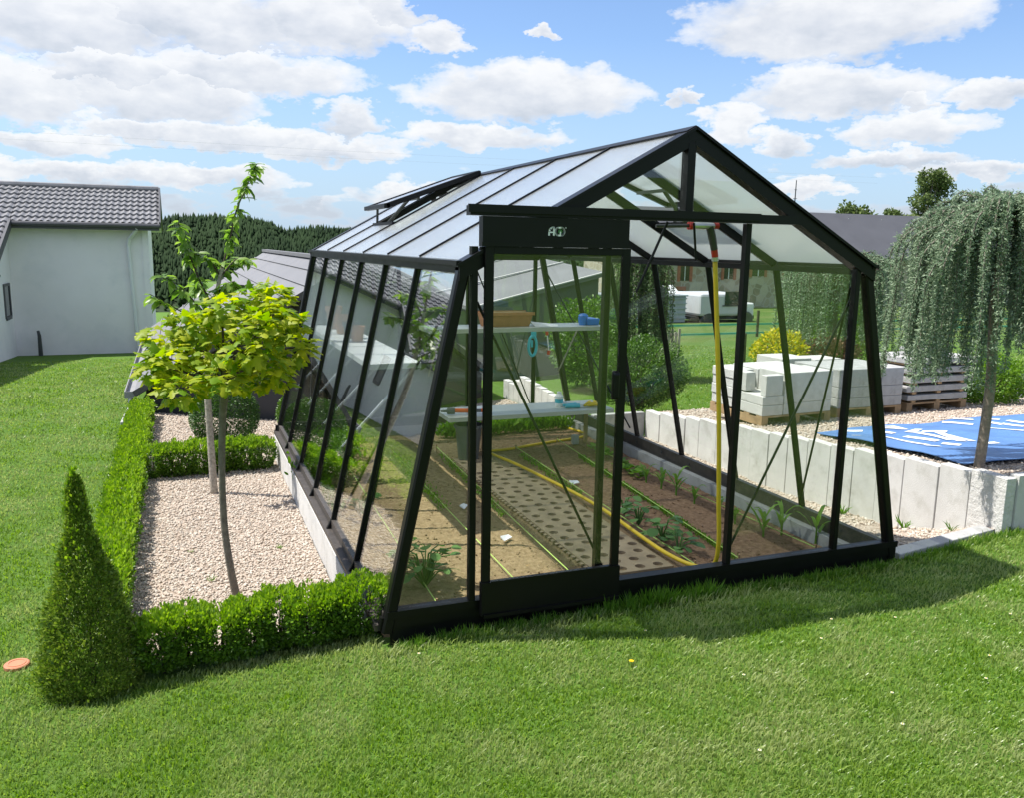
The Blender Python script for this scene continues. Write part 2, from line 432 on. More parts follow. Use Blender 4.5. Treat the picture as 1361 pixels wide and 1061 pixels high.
# ------------------------------------------------------------------ greenhouse
B, L = .74, 4.44
W, E_, HE, HR = 3.015, .37, 1.684, 2.312
CX = W/2
SL = (HR-HE)/(CX-E_)
GH = thing('greenhouse', 'black framed glass greenhouse with inward leaning walls and an open sliding door', 'greenhouse', (CX, L/2, -.02))
def part(mb, name, mat, parent=GH, **k): return mb.build(name, mat, parent, **k)
def bevbar(name, p0, p1, w, h, up=(0, 0, 1), mat=BLACK, parent=GH, ch=.004):
    return MB().bar(p0, p1, w, h, up, ch).build(name, mat, parent)

# sills
part(MB().box(.002, W+.022, -.034, .0235, .0, .082).box(.0, W+.024, -.0435, -.0345, .05, .086), 'sill', BLACK)
part(MB().box(.02, W-.01, -.026, .0, -.13, -.001), 'rail_gap_shade', BLACK)  # black strip put in for the shadowed gap under the rail
part(MB().box(-.045, .03, .026, L+.02, -.03, .0).box(-.005, .03, .026, L+.02, .0, .055), 'sill', GREYAL)
part(MB().box(W-.03, W+.045, .026, L+.02, -.03, .0).box(W-.04, W-.002, .026, L+.02, .0, .07), 'sill', GREYAL)
part(MB().box(.031, W-.041, L-.03, L+.03, -.02, .07), 'sill', GREYAL)
for y0, y1 in ((.24, 1.47), (1.475, 2.95), (2.955, L)):
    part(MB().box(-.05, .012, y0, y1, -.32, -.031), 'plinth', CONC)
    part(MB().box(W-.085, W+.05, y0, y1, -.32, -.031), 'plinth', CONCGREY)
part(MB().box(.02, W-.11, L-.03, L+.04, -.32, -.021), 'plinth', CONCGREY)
for k in range(10):
    y = .35+k*.43; part(MB().box(W-.046, W-.0405, y-.008, y+.008, .02, .036), 'bolt', DKGREY)

# corner posts, wall bars
for x0, x1, sx in ((0, E_, 1), (W, W-E_, -1)):
    for y, nm in ((0, 'front'), (L, 'back')):
        yy = y - .01 if y == 0 else y
        m = MB().bar((x0, yy, -.02), (x1, yy, HE), .052, .06, (0, 1, 0), .008)
        m.bar((x0-.016*sx, yy+.004, -.012), (x0-.006*sx, yy+.004, .05), .045, .03, (0, 1, 0), .006)
        part(m, 'corner_post', BLACK)
    for k in range(1, 6):
        y = k*B
        m = MB().bar((x0+.01*sx, y, .03), (x1, y, HE-.02), .021, .042, (1, 0, 0), .004)
        m.bar((x0-.028*sx, y, -.018), (x0+.012*sx, y, .06), .024, .03, (1, 0, 0), .004)
        part(m, 'glazing_bar', BLACK)
# wall panes
tx = math.sqrt(E_**2+HE**2); nx, nz = HE/tx, -E_/tx
for x0, x1, sx in ((0, E_, 1), (W, W-E_, -1)):
    for k in range(6):
        ya, yb = k*B+.02, (k+1)*B-.02
        if k == 0: ya = .035
        if k == 5: yb = L-.04
        a0 = V((x0+.012*sx, 0, .05)); a1 = V((x1-.004*sx, 0, HE-.03)); n = V((-nx*sx, 0, -nz))*0.002*-1
        m = MB().hexa([a0+V((0, ya, 0))-n, a0+V((0, yb, 0))-n, a1+V((0, yb, 0))-n, a1+V((0, ya, 0))-n],
                      [a0+V((0, ya, 0))+n, a0+V((0, yb, 0))+n, a1+V((0, yb, 0))+n, a1+V((0, ya, 0))+n])
        part(m, 'wall_pane', SIDEGLASS if sx > 0 else SIDEGLASSR)
# eaves with gutter
for x, sx in ((E_, 1), (W-E_, -1)):
    m = MB().box(min(x-.035*sx, x+.035*sx), max(x-.035*sx, x+.035*sx), -.035, L+.035, HE-.052, HE-.018)
    m.box(min(x-.052*sx, x-.012*sx), max(x-.052*sx, x-.012*sx), -.055, L+.055, HE-.017, HE+.004)
    part(m, 'eave_beam', BLACK)
part(MB().box(E_+.036, W-E_-.036, L-.025, L+.025, HE-.07, HE-.02), 'tie_beam', BLACK)
# ridge
m = MB().prism([(CX-.05, HR-.005), (CX, HR+.022), (CX+.05, HR-.005), (CX+.03, HR-.05), (CX-.03, HR-.05)], 'y', -.05, L+.05)
part(m, 'ridge_beam', BLACK)
# rake rafters front and back
for y in (-.012, L+.01):
    for sx, xe in ((1, E_), (-1, W-E_)):
        sa = lambda X, h: (X, HE + (X-xe)*sx*SL + h)
        xe2, xc = xe-.035*sx, CX-.0012*sx
        m = MB().prism([sa(xe2, -.066), sa(xc, -.066), sa(xc, .0), sa(xe2, .0)], 'y', y-.037, y+.029)
        m.prism([sa(xe2-.012*sx, .002), sa(xc, .002), sa(xc, .017), sa(xe2-.012*sx, .017)], 'y', y-.052, y+.035)
        part(m, 'rake_rafter', BLACK)
# roof bars and panes
vents = {(1, 4), (-1, 1)}
def roofp(sx, t, y, h=0.0):
    xe = E_ if sx > 0 else W-E_
    p = V((xe, y, HE+.005)).lerp(V((CX-.035*sx, y, HR-.012)), t); n = V((-SL*sx, 0, 1)).normalized()
    return p + n*h
for sx in (1, -1):
    for k in range(1, 6):
        y = k*B
        m = MB().bar(roofp(sx, 0, y, -.022), roofp(sx, 1, y, -.022), .026, .05, (0, 0, 1), .003)
        m.bar(roofp(sx, 0, y, .008), roofp(sx, 1, y, .008), .016, .007, (0, 0, 1))
        part(m, 'roof_bar', BLACK)
    for k in range(6):
        ya, yb = k*B+.013, (k+1)*B-.013
        t1 = .36 if (sx, k) in vents else 1.0
        if k == 0: ya = .04
        if k == 5: yb = L-.04
        q = [(0.0, ya), (0.0, yb), (t1, yb), (t1, ya)]
        m = MB().hexa([roofp(sx, t, y, -.002) for t, y in q], [roofp(sx, t, y, .002) for t, y in q])
        part(m, 'roof_pane', ROOFGLASS)
        if (sx, k) in vents:
            part(MB().bar(roofp(sx, t1, ya, .0), roofp(sx, t1, yb, .0), .03, .035, (0, 0, 1)), 'vent_sill', BLACK)
            # raised vent hinged at the ridge
            top = V((CX-.045*sx, 0, HR+.012)); low = V((CX-.80*sx, 0, 2.045))
            d = (low-top).normalized(); nn = V((-d.z*-1*0, 0, 1)); nn = V((d.z*-sx, 0, d.x*sx)); 
            if nn.z < 0: nn = -nn
            va, vb = k*B-.01, (k+1)*B+.01
            vf = MB()
            for yy in (va+.02, vb-.02): vf.bar(top+V((0, yy, 0)), low+V((0, yy, 0)), .04, .04, (0, 0, 1), .004)
            vf.bar(low+V((0, va, 0)), low+V((0, vb, 0)), .045, .035, (0, 0, 1), .004)
            vf.bar(top+V((0, va+.04, 0)), top+V((0, vb-.04, 0)), .04, .035, (0, 0, 1), .004)
            vp = part(vf, 'roof_vent', BLACK)
            c = [top+V((0, va+.04, 0))+d*.02, top+V((0, vb-.04, 0))+d*.02, low+V((0, vb-.04, 0))-d*.022, low+V((0, va+.04, 0))-d*.022]
            MB().hexa([p+nn*.006 for p in c], [p+nn*.010 for p in c]).build('vent_glass', ROOFGLASS, vp)
            st = MB()
            st.bar(low+V((0, vb-.18, 0))-d*.05-nn*.02, roofp(sx, t1, vb-.18, .02), .012, .018)
            st.tube([roofp(sx, t1, (va+vb)/2, -.02), low.lerp(top, .35)+V((0, (va+vb)/2, -.03))], .014, 8)
            st.bar(low.lerp(top, .35)+V((0, va+.05, -.03)), low.lerp(top, .35)+V((0, vb-.05, -.03)), .02, .02)
            st.build('vent_stay', DKGREY, vp)
# purlin inside (mid roof), front header, king post, mullions
part(MB().box(.372, 2.13, -.085, -.026, 1.885, 1.928).box(.36, 1.88, -.097, -.085, 1.897, 1.932), 'header_beam', BLACK)
part(MB().box(.432, 1.153, -.056, -.031, 1.715, 1.751), 'header_lip', BLACK)
hp = part(MB().box(.43, 1.155, -.082, -.03, 1.752, 1.883).box(.425, 1.16, -.088, -.0825, 1.752, 1.772), 'header_panel', BLACK)
def stroke(mb, pts, w, y0, y1, s, ox, oz):
    for (a, b), (c, d) in zip(pts[:-1], pts[1:]):
        p0 = V((ox+a*s, 0, oz+b*s)); p1 = V((ox+c*s, 0, oz+d*s)); dd = (p1-p0).normalized(); n = V((-dd.z, 0, dd.x))*w/2
        e = dd*w*.25; q = [p0-e-n, p1+e-n, p1+e+n, p0-e+n]
        mb.hexa([(p.x, y0, p.z) for p in q], [(p.x, y1, p.z) for p in q])
lg = MB(); s_ = .034; ox, oz = .745, 1.806; wy = (-.0835, -.0825)
stroke(lg, [(0, 0), (0, .45), (.12, .8), (.4, 1), (.68, 1), (.68, 0)], .0075, -.0842, -.0821, s_, ox, oz)
stroke(lg, [(.1, .38), (.6, .38)], .006, -.0846, -.0823, s_, ox, oz)
arc = lambda cx, cz, rx, rz, a0, a1, n=10: [(cx+rx*math.cos(math.radians(a0+(a1-a0)*i/n)), cz+rz*math.sin(math.radians(a0+(a1-a0)*i/n))) for i in range(n+1)]
stroke(lg, arc(1.35, .5, .45, .5, 80, 280), .0075, -.0844, -.0822, s_, ox, oz)
stroke(lg, [(1.38, 1.0), (1.8, 1.0)]+arc(1.8, .5, .42, .5, 90, -90)+[(1.8, 0), (1.38, 0)], .0075, -.0848, -.0824, s_, ox, oz)
stroke(lg, arc(2.42, 1.0, .08, .08, 0, 360, 6), .002, -.0842, -.0821, s_, ox, oz)
stroke(lg, [(1.62, .1), (1.62, .45)], .006, -.0850, -.0845, s_, ox, oz)
lg.build('logo', LOGOW, hp)
MB().lathe((0, 0, 0), [(.0105, 0), (.0105, .0006)], 16).build('logo_dot', LOGOG, hp)
dot = [o for o in hp.children if o.name.startswith('logo_dot')][0]
dot.data.transform(Matrix.Translation(wloc(hp))); dot.data.transform(Matrix.Rotation(PI/2, 4, 'X')); dot.data.transform(Matrix.Translation(V((ox+1.62*s_, -.0822, oz+.5*s_))-wloc(hp)))
bevbar('king_post', (1.494, -.022, 1.929), (1.494, -.022, 2.25), .042, .064, (0, 1, 0))
for x, z1, y in ((.41, 1.752, -.02), (1.10, 1.884, .03), (1.858, 1.884, -.02), (2.578, 1.70, -.02)):
    bevbar('mullion', (x, y, .086), (x, y, z1), .031, .042, (0, 1, 0))
# rear gable mullions
for x, z1 in ((.44, HE-.07), (1.16, HE-.07), (1.86, HE-.07), (2.58, HE-.07)):
    bevbar('mullion', (x, L, .07), (x, L, z1), .034, .04, (0, 1, 0))
bevbar('king_post', (CX, L, HE-.02), (CX, L, HR-.06), .04, .04, (0, 1, 0))
# gable panes
def pane(poly, y, name='gable_pane', mat=GLASS, parent=GH):
    return MB().prism(poly, 'y', y-.002, y+.002).build(name, mat, parent)
pane([(.055, .086), (.394, .086), (.394, 1.655), (.375, 1.64)], -.012)
pane([(1.877, .086), (2.559, .086), (2.559, 1.69), (2.17, 1.90), (1.877, 1.90)], -.012)
pane([(2.597, .086), (2.965, .086), (2.63, 1.63), (2.597, 1.66)], -.012)
pane([(.82, 1.93), (1.472, 1.93), (1.472, 2.28)], -.012)
pane([(1.516, 1.93), (2.2, 1.93), (1.516, 2.28)], -.012)
bx = [.05, .423, 1.143, 1.843, 2.563, 2.965]
for a, b in zip(bx[:-1], bx[1:]):
    a2, b2 = a+.034 if a > .1 else a, b
    if a < .1: q = [(.05, .071), (.42, .071), (.42, 1.61), (.38, 1.61)]
    elif b > 2.9: q = [(2.6, .071), (2.965, .071), (2.63, 1.61), (2.6, 1.61)]
    else: q = [(a2, .071), (b2, .071), (b2, 1.61), (a2, 1.61)]
    pane(q, L, mat=SIDEGLASS)
pane([(E_+.08, HE-.018), (CX-.022, HE-.018), (CX-.022, HR-.09)], L, mat=SIDEGLASS)
pane([(CX+.022, HE-.018), (W-E_-.08, HE-.018), (CX+.022, HR-.09)], L, mat=SIDEGLASS)
# sliding door
fr = MB()
fr.box(.445, .485, -.080, -.058, .03, 1.7515).box(1.128, 1.168, -.080, -.058, .03, 1.7515).box(.486, 1.127, -.080, -.058, 1.72, 1.75)
door = part(fr, 'door', BLACK)
MB().box(.440, 1.172, -.09, -.056, .022, .185).box(.486, 1.127, -.096, -.0905, .178, .192).box(.45, 1.165, -.10, -.0905, .012, .03).build('kick_plate', BLACK, door)
MB().box(.486, 1.127, -.071, -.067, .186, 1.719).build('door_glass', GLASS, door)
MB().hexa([(1.09, -.108, 1.04), (1.126, -.108, 1.04), (1.126, -.072, 1.03), (1.09, -.072, 1.03)], [(1.09, -.108, 1.17), (1.126, -.108, 1.17), (1.126, -.072, 1.18), (1.09, -.072, 1.18)]).build('handle', BLACK, door, bevel=.012)
# brace rods
def rod(p0, p1, r=.007): MB().tube([p0, p1], r, 8).build('brace_rod', BLACK, GH)
rod((.45, .045, 1.50), (1.14, .045, .14)); rod((1.877, .03, .09), (2.60, .03, 1.50))
rod((1.437, .05, 1.884), (1.277, .05, 1.54)); rod((1.588, .05, 1.884), (1.612, .05, 1.70), .006)
rod((2.655, .10, 1.56), (2.955, .72, .10)); rod((.34, .12, 1.50), (.07, 1.45, .12)); rod((.36, L-.1, 1.5), (.07, 3.0, .12)); rod((2.66, L-.1, 1.5), (2.94, 3.0, .14))
rod((.60, L-.04, .1), (1.15, L-.04, 1.6)); rod((2.55, L-.04, .1), (1.9, L-.04, 1.6))

# ------------------------------------------------------------------ soil and inside
def sheet(name, x0, x1, y0, y1, nx_, ny_, zf, mat, skirt=None):
    xs = np.linspace(x0, x1, nx_); ys = np.linspace(y0, y1, ny_); X, Y = np.meshgrid(xs, ys, indexing='ij'); Z = zf(X, Y)
    idx = np.arange(nx_*ny_).reshape(nx_, ny_)
    q = np.stack([idx[:-1, :-1], idx[1:, :-1], idx[1:, 1:], idx[:-1, 1:]], -1).reshape(-1, 4)
    return npmesh(name, np.stack([X, Y, Z], -1).reshape(-1, 3), q.ravel(), np.full(len(q), 4), mat, smooth=True)
_ph = rng.uniform(0, 6, 40)
def lump(X, Y, amp, sc):
    z = 0
    for i in range(8):
        a = _ph[i]; k = sc*(1+i*.45); z = z + np.sin((X*math.cos(a*3)+Y*math.sin(a*3))*k+_ph[i+9])/(1+i*.4)
    return amp*z
def soilz(X, Y):
    z = -.105 + lump(X, Y, .0028, 14)
    z = z - .03*np.exp(-((X-1.24)/.06)**2)      # furrow beside the step mat
    return z + rng.normal(scale=.0022, size=X.shape)
tag(sheet('soil', .014, W-.105, .03, L-.035, 150, 220, soilz, SOIL), kind='structure')

def clods(name, n, x0, x1, y0, y1, smin, smax, mat, zf, label=None):
    pos = np.stack([rng.uniform(x0, x1, n), rng.uniform(y0, y1, n), np.zeros(n)], -1)
    pos[:, 2] = zf(pos[:, 0], pos[:, 1])
    return pebbles(name, pos, rng.uniform(smin, smax, n), mat)
_bm = bmesh.new(); bmesh.ops.create_icosphere(_bm, subdivisions=1, radius=1)
ICV = np.array([v.co[:] for v in _bm.verts]); ICF = np.array([[v.index for v in f.verts] for f in _bm.faces]); _bm.free()
def pebbles(name, pos, size, mat, flat=.6):
    n = len(pos)
    sc = np.stack([rng.uniform(.7, 1.35, n), rng.uniform(.6, 1.0, n), rng.uniform(.4, .8, n)*flat/.6], -1)
    a = rng.uniform(0, 2*PI, n); c, s = np.cos(a), np.sin(a)
    v = ICV[None]*(1+rng.normal(scale=.14, size=(n, len(ICV), 1)))*sc[:, None, :]*size[:, None, None]
    x = v[..., 0]*c[:, None]-v[..., 1]*s[:, None]; y = v[..., 0]*s[:, None]+v[..., 1]*c[:, None]
    tl = rng.normal(scale=.35, size=(n, 1)); z = v[..., 2]+x*tl
    vv = np.stack([x, y, z], -1)+pos[:, None, :]
    fl = (np.arange(n)[:, None, None]*len(ICV)+ICF[None]).ravel()
    return npmesh(name, vv.reshape(-1, 3), fl, np.full(n*len(ICF), 3), mat)
tag(clods('soil_clods', 2600, .1, 2.88, .1, 4.3, .003, .011, SOIL, lambda x, y: -.104+0*x), 'crumbs of dry earth on the beds inside the greenhouse', 'soil', kind='stuff')

# perforated step mat
def step_mat():
    x0, x1, y0, y1, z0, z1 = 1.335, 1.815, .42, 3.25, -.097, -.084
    nxx, nyy = 4, 24; m = MB(); dx = (x1-x0)/nxx; dy = (y1-y0)/nyy; rx = .031; ry = .031
    for i in range(nxx):
        for j in range(nyy):
            cx = x0+(i+.5)*dx+(.012 if j % 2 else -.012); cy = y0+(j+.5)*dy
            ring = [(cx+rx*math.cos(2*PI*k/16), cy+ry*math.sin(2*PI*k/16)) for k in range(16)]
            bx0, bx1, by0, by1 = x0+i*dx, x0+(i+1)*dx, y0+j*dy, y0+(j+1)*dy
            sq = []
            for k in range(16):
                t = 2*PI*k/16; c, s = math.cos(t), math.sin(t); f = 1/max(abs(c), abs(s))
                px, py = c*f, s*f
                sq.append(((bx0+bx1)/2+px*dx/2, (by0+by1)/2+py*dy/2))
            i0 = len(m.v)
            m.v += [(a, b, z1) for a, b in sq]+[(a, b, z1) for a, b in ring]+[(a, b, z0-.012) for a, b in ring]
            for k in range(16):
                k2 = (k+1) % 16
                m.f.append((i0+k, i0+k2, i0+16+k2, i0+16+k)); m.f.append((i0+16+k, i0+16+k2, i0+32+k2, i0+32+k))
    m.quad((x0, y0, z0), (x0, y1, z0), (x0, y1, z1), (x0, y0, z1)).quad((x1, y0, z0), (x1, y1, z0), (x1, y1, z1), (x1, y0, z1)).quad((x0, y0, z0), (x1, y0, z0), (x1, y0, z1), (x0, y0, z1))
    for j in range(46):   # ragged tabs down the left edge
        y = y0+.03+j*.06; m.box(x0-.022, x0-.0005, y, y+.03, z0+.002, z1-.006)
    MATM = simple('dusty_rubber_mat', (.31, .24, .155), .85, .25, 8, .3, 60, spec=.2)
    tag(m.build('step_mat', MATM, loc=(1.58, 1.8, -.1)), 'long dusty perforated step mat laid as a path between the soil beds', 'mat')
step_mat()

# planting strings
strs = [((.34, .32), (.42, 3.55), 'above the large squash plants by the left glass wall'), ((.83, .32), (.885, 3.6), 'over bare soil, second from the left glass wall'), ((1.165, .35), (1.30, 3.62), 'beside the furrow left of the step mat'),
        ((1.915, .35), (1.99, 3.4), 'closest to the yellow hose, right of the step mat'), ((2.22, .35), (2.49, 3.6), 'above the low green carrot row'), ((2.79, .35), (2.66, 3.3), 'between the young maize plants')]
for (x0, y0), (x1, y1), w in strs:
    t = thing('planting_line', 'pale green string ' + w, 'string', (x0, y0, -.1), 'strings over the seed rows')
    MB().tube([(x0, y0, -.062), ((x0+x1)/2, (y0+y1)/2, -.066), (x1, y1, -.062)], .0032, 6).build('string', STRING, t)
    for x, y in ((x0, y0), (x1, y1)): MB().tube([(x, y, -.13), (x, y, -.04)], .006, 6).build('peg', WOOD, t)
tag(MB().box(2.60, 2.66, 3.47, 3.52, -.1, -.01).build('marker_block', CONCGREY, loc=(2.63, 3.5, -.1), bevel=.004), 'small grey block standing on the soil beside the hose bend', 'block')

# seed labels lying on soil
for x, y, a, lb in ((1.05, 1.18, .5, 'white seed label on bare soil left of the step mat'), (2.02, 2.22, .1, 'white seed label farther along the row right of the hose'), (2.07, 1.47, .2, 'white seed label beside the squash leaves right of the hose'), (1.0, 1.9, .9, 'thin silvery seed label in the shade of the long bench')):
    m = MB(); c, s = math.cos(a), math.sin(a)
    q = [(x+u*c-v*s, y+u*s+v*c) for u, v in ((-.038, -.017), (.038, -.017), (.038, .017), (-.038, .017))]
    m.hexa([(a_, b_, -.092+.006*i) for i, (a_, b_) in enumerate(q)], [(a_, b_, -.088+.008*i) for i, (a_, b_) in enumerate(q)])
    tag(m.build('seed_label', PAPER, loc=(x, y, -.1)), lb, 'label', 'seed labels on the soil')

# crops
def leafball(name, c, rx, ry, rz, n, size, tmpl, mat, parent=None, shell=.35, up=.5, loc=None, rnd=.8):
    d = rdir(n); rr = (rng.uniform(shell**3, 1, n))**(1/3)
    pos = np.array(c)+d*rr[:, None]*np.array([rx, ry, rz])
    al, nm = outleaf(n, d, up, rnd)
    return leaves(name, pos, al, nm, size*rng.uniform(.6, 1.25, n), tmpl, mat, parent, loc)
def squash(x, y, n, r, lb, h=.16):
    t = thing('squash_plant', lb, 'plant', (x, y, -.1), 'squash plants in the soil rows')
    a = rng.uniform(0, 2*PI, n); rr = r*np.sqrt(rng.uniform(.05, 1, n)); hh = h*rng.uniform(.3, 1, n)
    pos = np.stack([x+rr*np.cos(a), y+rr*np.sin(a), -.1+hh], -1)
    st = MB()
    for p in pos: st.tube([(x, y, -.1), ((x+p[0])/2, (y+p[1])/2, p[2]-.01), tuple(p)], .004, 5)
    st.build('stem', SQUASH, t)
    al = nrm(np.stack([np.cos(a), np.sin(a), rng.uniform(-.4, .2, n)], -1)); nm = nrm(np.stack([.3*np.cos(a), .3*np.sin(a), np.ones(n)], -1)+rdir(n)*.3)
    leaves('foliage', pos, al, nm, rng.uniform(.04, .08, n), T_ROUND, SQUASH, t)
squash(.36, .62, 30, .15, 'large dark squash plant in the front left corner of the greenhouse', .22)
squash(.33, .98, 14, .10, 'medium squash plant behind the large corner squash')
squash(.27, 1.95, 14, .11, 'squash plant low against the left glass wall halfway back')
squash(1.97, .62, 12, .10, 'squash plant nearest the door opening beside the hose')
squash(2.00, .86, 18, .11, 'bushiest squash plant right of the yellow hose')
squash(2.01, 1.18, 12, .09, 'squash plant third from the door right of the hose')
squash(2.03, 1.42, 9, .07, 'small squash plant beside a white seed label')
def leafy(x, y, n, r, lb):
    t = thing('lettuce_plant', lb, 'plant', (x, y, -.1), 'leafy seedlings in the right row')
    a = rng.uniform(0, 2*PI, n); rr = r*rng.uniform(.1, .9, n)
    pos = np.stack([x+rr*np.cos(a), y+rr*np.sin(a), -.1+rng.uniform(.01, .06, n)], -1)
    al = nrm(np.stack([np.cos(a), np.sin(a), rng.uniform(.1, .9, n)], -1)); nm = nrm(np.stack([-.3*np.cos(a), -.3*np.sin(a), np.ones(n)], -1)+rdir(n)*.3)
    leaves('foliage', pos, al, nm, rng.uniform(.03, .055, n), T_ROUND, SEEDL, t)
for i, (x, y) in enumerate(((2.61, 2.25), (2.62, 2.42), (2.63, 2.60), (2.66, 2.95), (2.68, 3.12))):
    leafy(x, y, 28, .07, 'bright green lettuce in the right row, ' + ('next to the last maize plant', 'second behind the maize plants', 'middle one of five behind the maize', 'second from the far end of its row', 'last at the far end of its row')[i])
for i, (x, y, h) in enumerate(((2.92, .50, .24), (2.81, .70, .24), (2.68, .72, .24), (2.66, 1.0, .13), (2.70, 1.25, .15), (2.66, 1.5, .15), (2.64, 1.72, .22), (2.63, 1.92, .17), (2.61, 2.12, .16))):
    t = thing('maize_plant', 'young maize plant with arching leaves, ' + ('closest to the right front corner post', 'second from the right front corner, tall', 'third from the front, tallest and left of the string', 'short one fourth from the front', 'small one fifth from the front, right of the string', 'sixth from the front, just right of the hose', 'tall drooping one seventh from the front', 'eighth from the front', 'farthest back, beside the lettuces')[i], 'plant', (x, y, -.1), 'young maize plants in the right row')
    m = MB(); m.tube([(x, y, -.12), (x, y, -.1+h*.45)], [.008, .005], 6)
    m.build('stem', MAIZE, t)
    lf = MB()
    for k in range(6):
        a = k*2.6+i; l = h*(.75+.25*math.sin(k*1.7+i)); z0 = -.1+h*(.12+.09*k)
        pp = [V((x+math.cos(a)*l*u*.62, y+math.sin(a)*l*u*.62, z0+l*(1.25*u-.85*u*u*(.6+.1*k)))) for u in (0, .25, .5, .75, 1)]
        sd = V((-math.sin(a), math.cos(a), 0)); ww = [.006, .013, .012, .008, .001]; i0 = len(lf.v)
        for p, w in zip(pp, ww): lf.v += [tuple(p-sd*w+V((0, 0, w*.4))), tuple(p), tuple(p+sd*w+V((0, 0, w*.4)))]
        for q in range(4):
            for r_ in range(2): lf.f.append((i0+q*3+r_, i0+q*3+r_+1, i0+q*3+r_+4, i0+q*3+r_+3))
    lf.build('leaf', MAIZE, t)
def rowgreen(name, x0, y0, x1, y1, n, wid, h, lb, mat=SEEDL, size=.02):
    t = rng.uniform(0, 1, n); pos = np.stack([x0+(x1-x0)*t+rng.normal(scale=wid, size=n), y0+(y1-y0)*t+rng.normal(scale=wid*.5, size=n), -.1+rng.uniform(0, h, n)], -1)
    al = nrm(rdir(n)*.6+np.array([0, 0, .8])); nm = rdir(n)
    return tag(leaves(name, pos, al, nm, size*rng.uniform(.5, 1.3, n), T_LONG, mat), lb, 'seedlings', kind='stuff')
rowgreen('carrot_seedlings', 2.24, .4, 2.45, 3.0, 2200, .014, .022, 'dense low row of carrot seedlings under its string right of the path')
rowgreen('sparse_seedlings', 1.92, 1.9, 1.97, 3.2, 700, .02, .025, 'thin green row of seedlings right of the hose')
rowgreen('weedy_seedlings', 1.19, 1.6, 1.28, 3.4, 700, .018, .03, 'thin weedy row of seedlings at the furrow left of the mat')
rowgreen('row_seedlings', .85, 1.9, .88, 3.5, 800, .03, .04, 'green row of seedlings under the second string')
rowgreen('back_leaf_bed', 1.5, 4.12, 2.85, 4.18, 2600, .05, .10, 'leafy green bed along the rear glass wall', size=.06)
rowgreen('left_leaf_bed', .2, 3.0, .5, 4.3, 2600, .10, .10, 'leafy green bed in the rear left corner of the greenhouse', size=.06)
rowgreen('wall_weeds', .12, 2.0, .16, 4.2, 900, .03, .06, 'straggly weeds along the inside of the left glass wall', size=.05)

# shelves -----------------------------------------------------------------
def shelf(name, lb, x0, x1, y0, y1, z, mat=SHELFM, lip=.035):
    t = thing(name, lb, 'shelf', ((x0+x1)/2, (y0+y1)/2, z-lip))
    MB().box(x0, x1, y0, y1, z-.006, z).box(x0, x1, y0, y0+.003, z-lip, z-.0065).box(x0, x1, y1-.003, y1, z-lip, z-.0065).box(x0, x0+.003, y0+.0035, y1-.0035, z-lip, z-.0065).box(x1-.003, x1, y0+.0035, y1-.0035, z-lip, z-.0065).build('shelf_board', mat, t)
    return t
us = shelf('upper_shelf', 'pale metal shelf holding the planter and blue tub, high across the rear', 1.10, 2.72, 3.10, 3.48, 1.065)
ls = shelf('lower_shelf', 'pale metal shelf low across the rear above the grey bucket', 1.27, 2.84, 3.13, 3.60, .30)
bs = shelf('long_bench', 'white topped bench running along the left glass wall', .28, .625, 1.66, 4.36, 1.0, WHITEPAINT)
MB().box(.28, .625, 2.62, 2.625, 1.0002, 1.002).box(.28, .625, 3.5, 3.505, 1.0002, 1.002).build('joint', MIDGREY, bs)
for y in (1.75, 2.5, 3.3, 4.1):
    MB().tube([(.61, y, .965), (.12, y, .45)], .010, 8).build('bracket', ALU, bs)
for x in (1.3, 2.62):
    MB().tube([(x, 3.47, 1.03), (x, 3.9, .55)], .008, 6).build('bracket', ALU, us)
for x in (1.72, 2.76):
    MB().bar((x, 3.54, .27), (x, 3.54, -.1), .03, .03, (0, 1, 0)).build('leg', WOOD, ls)

# items on shelves
t = thing('planter_trough', 'long terracotta planter trough at the left of the upper shelf', 'planter', (1.85, 3.3, 1.066))
m = MB(); m.hexa([(1.62, 3.22, 1.066), (2.02, 3.22, 1.066), (2.02, 3.36, 1.066), (1.62, 3.36, 1.066)], [(1.60, 3.19, 1.18), (2.045, 3.19, 1.18), (2.045, 3.39, 1.18), (1.60, 3.39, 1.18)])
m.build('trough', TERRA, t); MB().box(1.59, 2.055, 3.18, 3.19, 1.165, 1.192).box(1.59, 2.055, 3.39, 3.40, 1.165, 1.192).build('rim', TERRA, t)
m = MB(); m.box(1.615, 2.03, 3.2, 3.38, 1.181, 1.186); m.build('potting_soil', SOIL, t)
tag(MB().hexa([(2.05, 3.15, 1.067), (2.25, 3.12, 1.067), (2.33, 3.30, 1.067), (2.08, 3.34, 1.095)], [(2.05, 3.15, 1.070), (2.25, 3.12, 1.070), (2.33, 3.30, 1.070), (2.08, 3.34, 1.098)]).build('paper_sheet', PAPER, loc=(2.15, 3.2, 1.066)), 'white paper sheet lying on the upper shelf beside the planter', 'paper')
t = thing('plastic_tub', 'bright blue plastic tub at the right end of the upper shelf', 'tub', (2.60, 3.3, 1.066))
MB().lathe((2.555, 3.25, 1.066), [(.035, 0), (.042, .075), (.046, .082), (.03, .1), (.005, .104)], 18).build('bottle', BLUEP, t, smooth=False)
MB().hexa([(2.58, 3.2, 1.067), (2.69, 3.2, 1.067), (2.69, 3.4, 1.067), (2.58, 3.4, 1.067)], [(2.575, 3.195, 1.125), (2.695, 3.195, 1.125), (2.695, 3.405, 1.125), (2.575, 3.405, 1.125)]).build('tray', BLUEP, t, bevel=.006)
